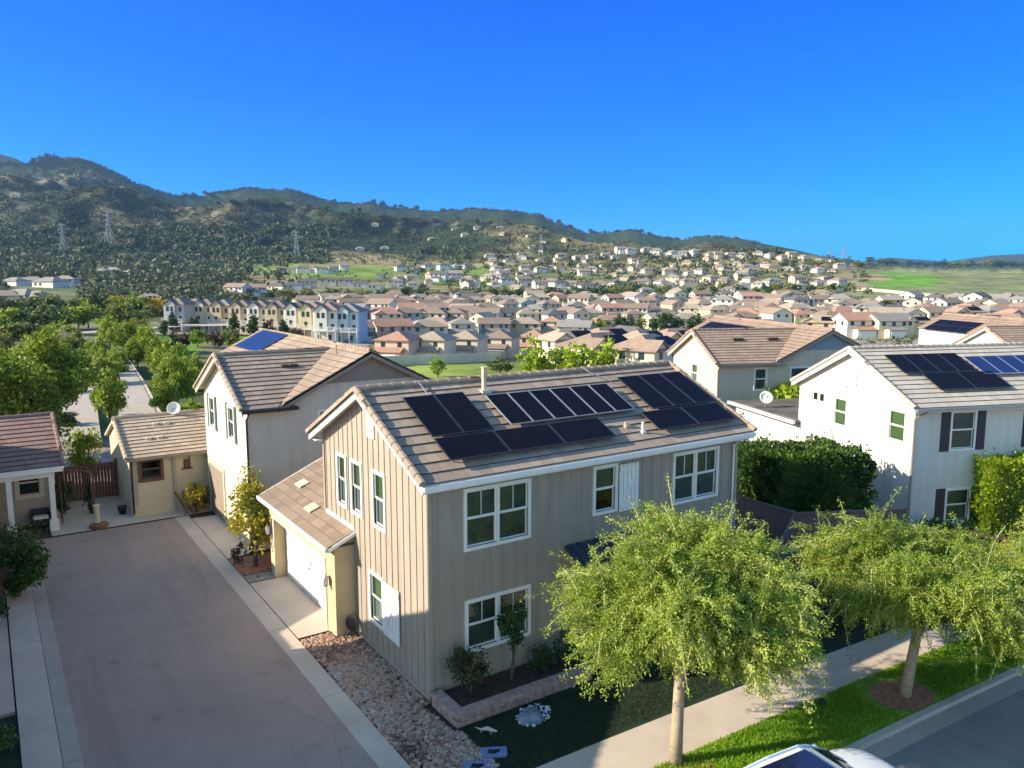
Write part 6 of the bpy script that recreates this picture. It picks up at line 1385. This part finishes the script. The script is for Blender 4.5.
# townhouse row above the park
face = -R(YAW) ; 
tn = [(181, 331, 'grey', 'brown', 'pale grey end townhouse at the left of the park row'), (209, 331, 'cream', 'brown', 'cream townhouse, second in the park row'), (226, 332, 'tan', 'grey', 'olive tan townhouse, third in the park row'), (245, 333, 'peach', 'brown', 'peach townhouse, fourth in the park row'), (263, 334, 'white', 'brown', 'white arched townhouse, fifth in the park row'), (281, 335, 'tan', 'brown', 'tan townhouse, sixth in the park row'), (300, 337, 'white', 'dark', 'white townhouse with dark roof, seventh in the park row'), (315, 339, 'yellow', 'rust', 'yellow townhouse, eighth in the park row'), (330, 341, 'white', 'rust', 'white gabled townhouse, ninth in the park row'), (351, 342, 'blue', 'grey', 'pale blue townhouse at the right end of the park row')]
for u, v, wc, rc, lab in tn:
    p, d = place(u, v); far_house('town', p, face + R(-4), .78, wc, rc, lab, 'three storey townhouses above the park', sz=.86)
p, d = place(372, 341); far_house('gable', p, face + R(-4), .62, 'blue', 'dark', 'low blue wing beside the pale blue end townhouse', None)
# garage houses beyond the central meadow
gh = [(398, 361, 'peach', 'terracotta', 'semi'), (433, 360, 'cream', 'tan', 'semi'), (466, 358, 'beige', 'tan', 'semi'), (500, 356, 'beige', 'brown', 'semi'), (534, 354, 'tan', 'terracotta', 'semi')]
for i, (u, v, wc, rc, k) in enumerate(gh):
    p, d = place(u, v); far_house(k, p, face + R(-14), .66, wc, rc, f'{wc} garage house with {rc} roof, {nth(i)} from left behind the meadow fence', 'garage houses behind the meadow fence')
gh2 = [(392, 342, 'peach', 'terracotta'), (428, 341, 'cream', 'tan'), (462, 338, 'beige', 'grey'), (494, 337, 'grey', 'brown'), (526, 336, 'tan', 'tan'), (552, 335, 'cream', 'terracotta'), (575, 341, 'grey', 'grey')]
for i, (u, v, wc, rc) in enumerate(gh2):
    p, d = place(u, v); far_house(['gable', 'cross', 'semi'][i % 3], p, face + R(25 - i * 7), .74, wc, rc, f'{wc} house with {rc} roof, {nth(i)} in the row behind the garage houses', 'second row of garage houses')
gh3 = [(570, 361, 'cream', 'tan'), (606, 357, 'peach', 'rust'), (642, 362, 'cream', 'tan'), (676, 360, 'tan', 'rust'), (600, 372, 'cream', 'brown'), (648, 376, 'cream', 'rust')]
for i, (u, v, wc, rc) in enumerate(gh3):
    p, d = place(u, v); far_house('cross', p, face + R(30 + 12 * (i % 3)), .8, wc, rc, f'{wc} wide house with {rc} solar roof, {nth(i)} in the central cluster', 'solar roofed cluster behind the main roof', solar=True)
p, d = place(660, 331); far_house('gable', p, face + R(20), .8, 'yellow', 'tan', 'pale yellow two storey house right of the dark central trees', None)
p, d = place(628, 349); far_house('gable', p, face + R(-65), .7, 'white', 'dark', 'white house with dark solar roof beside the brown bare tree', None)
# meadow fence
t = root('fence', 'long low cream fence between the meadow and the garage houses', 'fence', place(390, 364)[0]); b = MB(); o_ = t.location; pr = []
for u, v in [(384, 366), (400, 365), (420, 364.5), (440, 364), (460, 363), (480, 362), (500, 361)]: pr.append(place(u, v)[0] - o_)
for a, c in zip(pr[:-1], pr[1:]):
    b = MB(); b.hexa([a + Vector((0, 0, -.2)), a + Vector((.1, .1, -.2)), c + Vector((.1, .1, -.2)), c + Vector((0, 0, -.2)), a + Vector((0, 0, 1.5)), a + Vector((.1, .1, 1.5)), c + Vector((.1, .1, 1.5)), c + Vector((0, 0, 1.5))]); b.build('fence_panel', M['w_cream'], t)
# rows of the suburb and hillside: (u0,v0,u1,v1,n, scale, where, group, kinds, wall colours, roof colours, base rotation, parts)
WC = ['beige', 'cream', 'tan', 'white', 'cream', 'beige', 'grey', 'peach', 'white']; RC = ['brown', 'tan', 'brown', 'grey', 'rust', 'tan', 'brown', 'terracotta', 'dark']
WH = ['white', 'white', 'cream', 'white', 'beige']
rows = [(560, 346, 560, 346, 0, .7, '', '', None, WC, RC, 0, True),
 (770, 338, 1000, 336, 7, .85, 'in the row right of the beige house', 'nearest suburb row at right', ['cross', 'gable', 'low'], WC, RC, 10, True),
 (590, 325, 1035, 326, 16, .8, 'behind the dark central trees', 'suburb row behind the dark trees', ['cross', 'gable', 'semi', 'low'], WC, RC, 10, True),
 (375, 325, 590, 325, 9, .8, 'in the third garage house row', 'third row of the central suburb', ['cross', 'gable', 'semi'], WC, RC, 20, True),
 (345, 318, 1035, 319, 27, .82, 'in the third suburb row', 'third suburb row', ['cross', 'gable', 'low'], WC, RC, 15, False),
 (340, 312.5, 1035, 314, 28, .85, 'in the fourth suburb row', 'fourth suburb row', ['cross', 'gable', 'low'], WC, RC, 25, False),
 (300, 308.5, 900, 309, 25, .9, 'in the fifth suburb row', 'fifth suburb row', ['cross', 'gable', 'low'], WC, RC, 5, False),
 (290, 305.5, 860, 305.5, 24, .9, 'in the sixth suburb row', 'sixth suburb row', ['cross', 'gable', 'low'], WC, RC, 30, False),
 (430, 302.5, 830, 302, 17, .95, 'in the highest packed suburb row', 'highest packed suburb row', ['cross', 'gable', 'low'], WC, RC, 15, False),
 (185, 317, 340, 318, 8, .85, 'in the row behind the townhouses', 'roofs behind the townhouses', ['cross', 'low', 'gable'], WC, RC, 15, False),
 (900, 304, 1030, 309, 6, .95, 'below the long pale wall at right', 'houses below the pale wall', ['gable', 'cross'], WH, ['brown', 'dark', 'grey'], 40, False),
 (5, 287, 78, 286, 4, 1.15, 'in the white estate on the left hillside', 'white estate at left', ['low', 'cross', 'low'], ['white', 'white', 'grey'], ['grey', 'tan'], 10, False),
 (0, 303, 48, 303, 3, .95, 'below the white estate at far left', 'houses below the white estate', ['low'], ['beige', 'white'], ['grey', 'brown'], 10, False),
 (96, 277, 150, 276, 4, 1.0, 'among the left woodland below the pylons', 'houses in the left woodland', ['low', 'cross'], ['white'], ['grey', 'tan'], 10, False),
 (228, 295, 262, 296, 2, 1.15, 'in the big white pair above the townhouses', 'white pair above the townhouses', ['gable', 'cross'], ['white'], ['rust', 'dark'], 15, False),
 (278, 271.5, 348, 271.5, 7, .95, 'above the left green slope', 'houses above the left green slope', ['cross', 'gable'], WH, ['grey', 'brown'], 20, False),
 (270, 288, 420, 288, 9, .95, 'in the row below the green slopes', 'houses below the green slopes', ['low', 'gable', 'cross'], WH, ['grey', 'brown', 'dark'], 10, False),
 (395, 270, 475, 270, 6, .95, 'in the row right of the green slopes', 'houses right of the green slopes', ['cross', 'low'], WH, ['grey', 'dark', 'brown'], 30, False),
 (430, 281, 462, 281, 2, 1.3, 'in the bright hillside pair', 'large bright hillside pair', ['gable'], ['white'], ['dark', 'tan'], 20, False),
 (485, 287, 625, 288, 9, .95, 'in the lower central hillside row', 'lower central hillside row', ['cross', 'low', 'gable'], WH, ['grey', 'brown', 'dark'], 20, False),
 (485, 272, 600, 272, 7, .9, 'in the upper central hillside row', 'upper central hillside row', ['cross', 'low'], WH, ['grey', 'brown'], 20, False),
 (630, 284, 850, 285, 10, .95, 'in the lower right hillside row', 'lower right hillside row', ['cross', 'low', 'gable'], WH, ['grey', 'brown'], 20, False),
 (480, 261, 620, 259, 8, .95, 'in the faint row under the mountain', 'faint row under the mountain', ['cross', 'low'], WH, ['brown', 'tan'], 20, False),
 (615, 254, 860, 261, 20, 1.15, 'along the right hill crest', 'white row along the right crest', ['gable', 'cross'], ['white', 'white', 'peach', 'cream'], ['rust', 'brown', 'grey'], 15, False),
 (640, 275, 700, 275, 3, .9, 'in the short row below the crest', 'short row below the crest', ['cross'], WH, ['brown'], 10, False)]
for (u0, v0, u1, v1, n, s, where, grp, kinds, wcs, rcs, rb, parts) in rows:
    for i in range(n):
        f = (i + .5 + random.uniform(-.18, .18)) / n; u = u0 + (u1 - u0) * f; v = v0 + (v1 - v0) * f + random.uniform(-1, 1) * (.8 if v0 > 300 else 2.0)
        p, d = place(u, v, 100, 2600); wc = random.choice(wcs); rc = random.choice(rcs); k = random.choice(kinds)
        far_house(k, p, face + R(rb + random.choice([0, 0, 90, -30])), s * random.uniform(.88, 1.1), wc, rc, f'{wc} house, {rc} roof, {nth(i)} from left {where}', grp, parts, solar=random.random() < .5)
for (u, v, lab) in ((17, 196, 'white house on the ledge of the left mountain'), (62, 176, 'pale house on the left mountain crest'), (400, 214, 'first tiny white house on the central skyline'), (548, 228, 'white house near the skyline right of centre'), (432, 240, 'pale house in the green gully of the central mountain'), (500, 229, 'tiny white house on the central hillside'), (360, 250, 'small pale house under the central mountain'), (385, 249, 'second small pale house under the central mountain'), (465, 236, 'white hillside house below the skyline estates'), (375, 226, 'tiny pale house high on the central mountain'), (150, 303, 'flat grey roofed building in the left trees')):
    p, d = place(u, v, 200, 3000); far_house('low', p, face + R(20), .8, 'beige', 'tan', lab, None, False)
p, d = place(63, 360, 60); t = root('pavilion', 'red tiled pavilion roof rising among the trees at left', 'pavilion', p, face + R(35)); b = MB(); hip(b, -2.6, 2.6, -2.6, 2.6, 2.7, 1.9); b.build('roof', M['r_terracotta'], t); b = MB()
for x in (-2.3, 2.3):
    for y in (-2.3, 2.3): b = MB(); b.box(x - .15, x + .15, y - .15, y + .15, -2, 2.6); b.build('column', M['w_cream'], t)
# long pale wall and road cut on the right hillside
t = root('wall', 'long pale retaining wall along the foot of the right green field', 'wall', place(850, 291, 200)[0]); o_ = t.location; pr = [place(u, v, 200, 2000)[0] - o_ for u, v in ((835, 293), (850, 289.5), (870, 291), (900, 294), (930, 297), (960, 301), (975, 303))]
for a, c in zip(pr[:-1], pr[1:]): b = MB(); b.hexa([a + Vector((0, 0, -2)), a + Vector((.4, .4, -2)), c + Vector((.4, .4, -2)), c + Vector((0, 0, -2)), a + Vector((0, 0, 2.0)), a + Vector((.4, .4, 2.0)), c + Vector((.4, .4, 2.0)), c + Vector((0, 0, 2.0))]); b.build('wall_segment', M['w_cream'], t)
# pylons
def pylon(u, v, hpx, lab):
    p, d = place(u, v, 300, 3000); h = hpx * d / 797; t = root('pylon', lab, 'pylon', p, face, 'lattice power pylons'); b = MB(); w = h * .11; r = h * .012
    cs = [(-1, -1), (1, -1), (1, 1), (-1, 1)]; lv = [0, .25, .48, .68, .85, 1]; ws = [1, .7, .45, .28, .2, .06]
    for i in range(5):
        z0, z1, a, c = lv[i] * h, lv[i + 1] * h, ws[i] * w, ws[i + 1] * w
        for k in range(4):
            x0, y0 = cs[k]; x1, y1 = cs[(k + 1) % 4]; b.bar((x0 * a, y0 * a, z0), (x0 * c, y0 * c, z1), r, r); b.bar((x0 * a, y0 * a, z0), (x1 * c, y1 * c, z1), r * .6, r * .6); b.bar((x1 * a, y1 * a, z0), (x0 * c, y0 * c, z1), r * .6, r * .6); b.bar((x0 * c, y0 * c, z1), (x1 * c, y1 * c, z1), r * .6, r * .6)
    b.build('lattice_mast', M['pylon'], t)
    for zz in (.7, .82, .94): b = MB(); b.hexa([(-w * 1.3, -r, zz * h), (0, -r, zz * h - r), (0, r, zz * h - r), (-w * 1.3, r, zz * h), (-w * 1.3, -r, zz * h + r), (0, -r, zz * h + r * 2), (0, r, zz * h + r * 2), (-w * 1.3, r, zz * h + r)]); b.hexa([(0, -r, zz * h - r), (w * 1.3, -r, zz * h), (w * 1.3, r, zz * h), (0, r, zz * h - r), (0, -r, zz * h + r * 2), (w * 1.3, -r, zz * h + r), (w * 1.3, r, zz * h + r), (0, r, zz * h + r * 2)]); b.build('cross_arm', M['pylon'], t)
pylon(110, 246, 32, 'pale lattice pylon in front of the big left mountain, tallest one'); pylon(64, 254, 26, 'pale lattice pylon left of the tallest one'); pylon(297, 258, 26, 'lattice pylon below the central mountain'); pylon(844, 262, 14, 'small pylon on the right skyline'); pylon(541, 255, 20, 'faint lattice pylon above the central estates'); pylon(829, 258, 10, 'tiny pylon left of the right skyline pylon')
print('houses', NH[0])
# past the nearest few hundred, the houses that fill the far slopes and gaps are one object
def house_carpet():
    rs = np.random.RandomState(77); V = []; F = []; mi = []; o = 0; cols = ['w_white', 'w_cream', 'w_beige', 'w_tan', 'r_brown', 'r_tan', 'r_rust', 'r_grey', 'winfar']
    occ = [(x.location.x, x.location.y) for x in bpy.data.objects if x.get('category') == 'house']; OC = np.array(occ)
    for (u0, u1, v0, v1, n, s) in ((480, 760, 252, 296, 90, .9), (600, 860, 262, 292, 45, .9), (330, 1030, 300, 333, 150, .85), (420, 640, 214, 250, 26, .9), (380, 500, 262, 290, 30, .9), (840, 900, 256, 262, 16, 1.0)):
        for k in range(n):
            u = rs.uniform(u0, u1); v = rs.uniform(v0, v1); p, d = place(u, v, 100, 2700)
            if d > 2600 or (255 < v < 276 and 290 < u < 480) or (len(OC) and np.min(np.hypot(OC[:, 0] - p.x, OC[:, 1] - p.y)) < 13 + d * .006): continue
            OC = np.vstack([OC, [[p.x, p.y]]]); key = ['cross', 'gable', 'low'][rs.randint(3)]; me = one_mesh(key); rz = face + R(rs.choice([10, 25, 100, -20, 60])); c, sn = math.cos(rz), math.sin(rz); ss = s * rs.uniform(.8, 1.15)
            co = np.array([v_.co for v_ in me.vertices]) * ss; q = np.stack([co[:, 0] * c - co[:, 1] * sn + p.x, co[:, 0] * sn + co[:, 1] * c + p.y, co[:, 2] + p.z], -1); V.append(q)
            wc = rs.randint(4); rc = 4 + rs.randint(4)
            for pl in me.polygons: F.append(tuple(o + i for i in pl.vertices)); mi.append({0: wc, 1: rc, 2: 0, 3: 8}[pl.material_index])
            o += len(q)
    me = bpy.data.meshes.new('far_houses'); me.from_pydata(np.concatenate(V).tolist(), [], F)
    for c in cols: me.materials.append(M[c])
    me.polygons.foreach_set('material_index', mi); me.update(); ob = link_mesh('far_houses', me); tag(ob, 'small tan and white houses packing the far suburb and hillside', 'houses', kind='stuff')
house_carpet()
# haze over the valley
b = MB(); b.box(-7600, 7600, -7600, 7600, -520, 470)
hm = bpy.data.materials.new('haze'); hm.use_nodes = True; ht = hm.node_tree; ht.nodes.remove(ht.nodes['Principled BSDF']); pv = ht.nodes.new('ShaderNodeVolumePrincipled')
pv.inputs['Color'].default_value = (.36, .64, 1, 1); pv.inputs['Density'].default_value = HAZE; pv.inputs['Anisotropy'].default_value = .2
ht.links.new(pv.outputs[0], ht.nodes['Material Output'].inputs['Volume'])
hz = b.build('haze', hm); hz['kind'] = 'stuff'

for o in bpy.data.objects:
    if o.get('label') and len(o['label'].split()) > 15: print('LONG', o['label'])
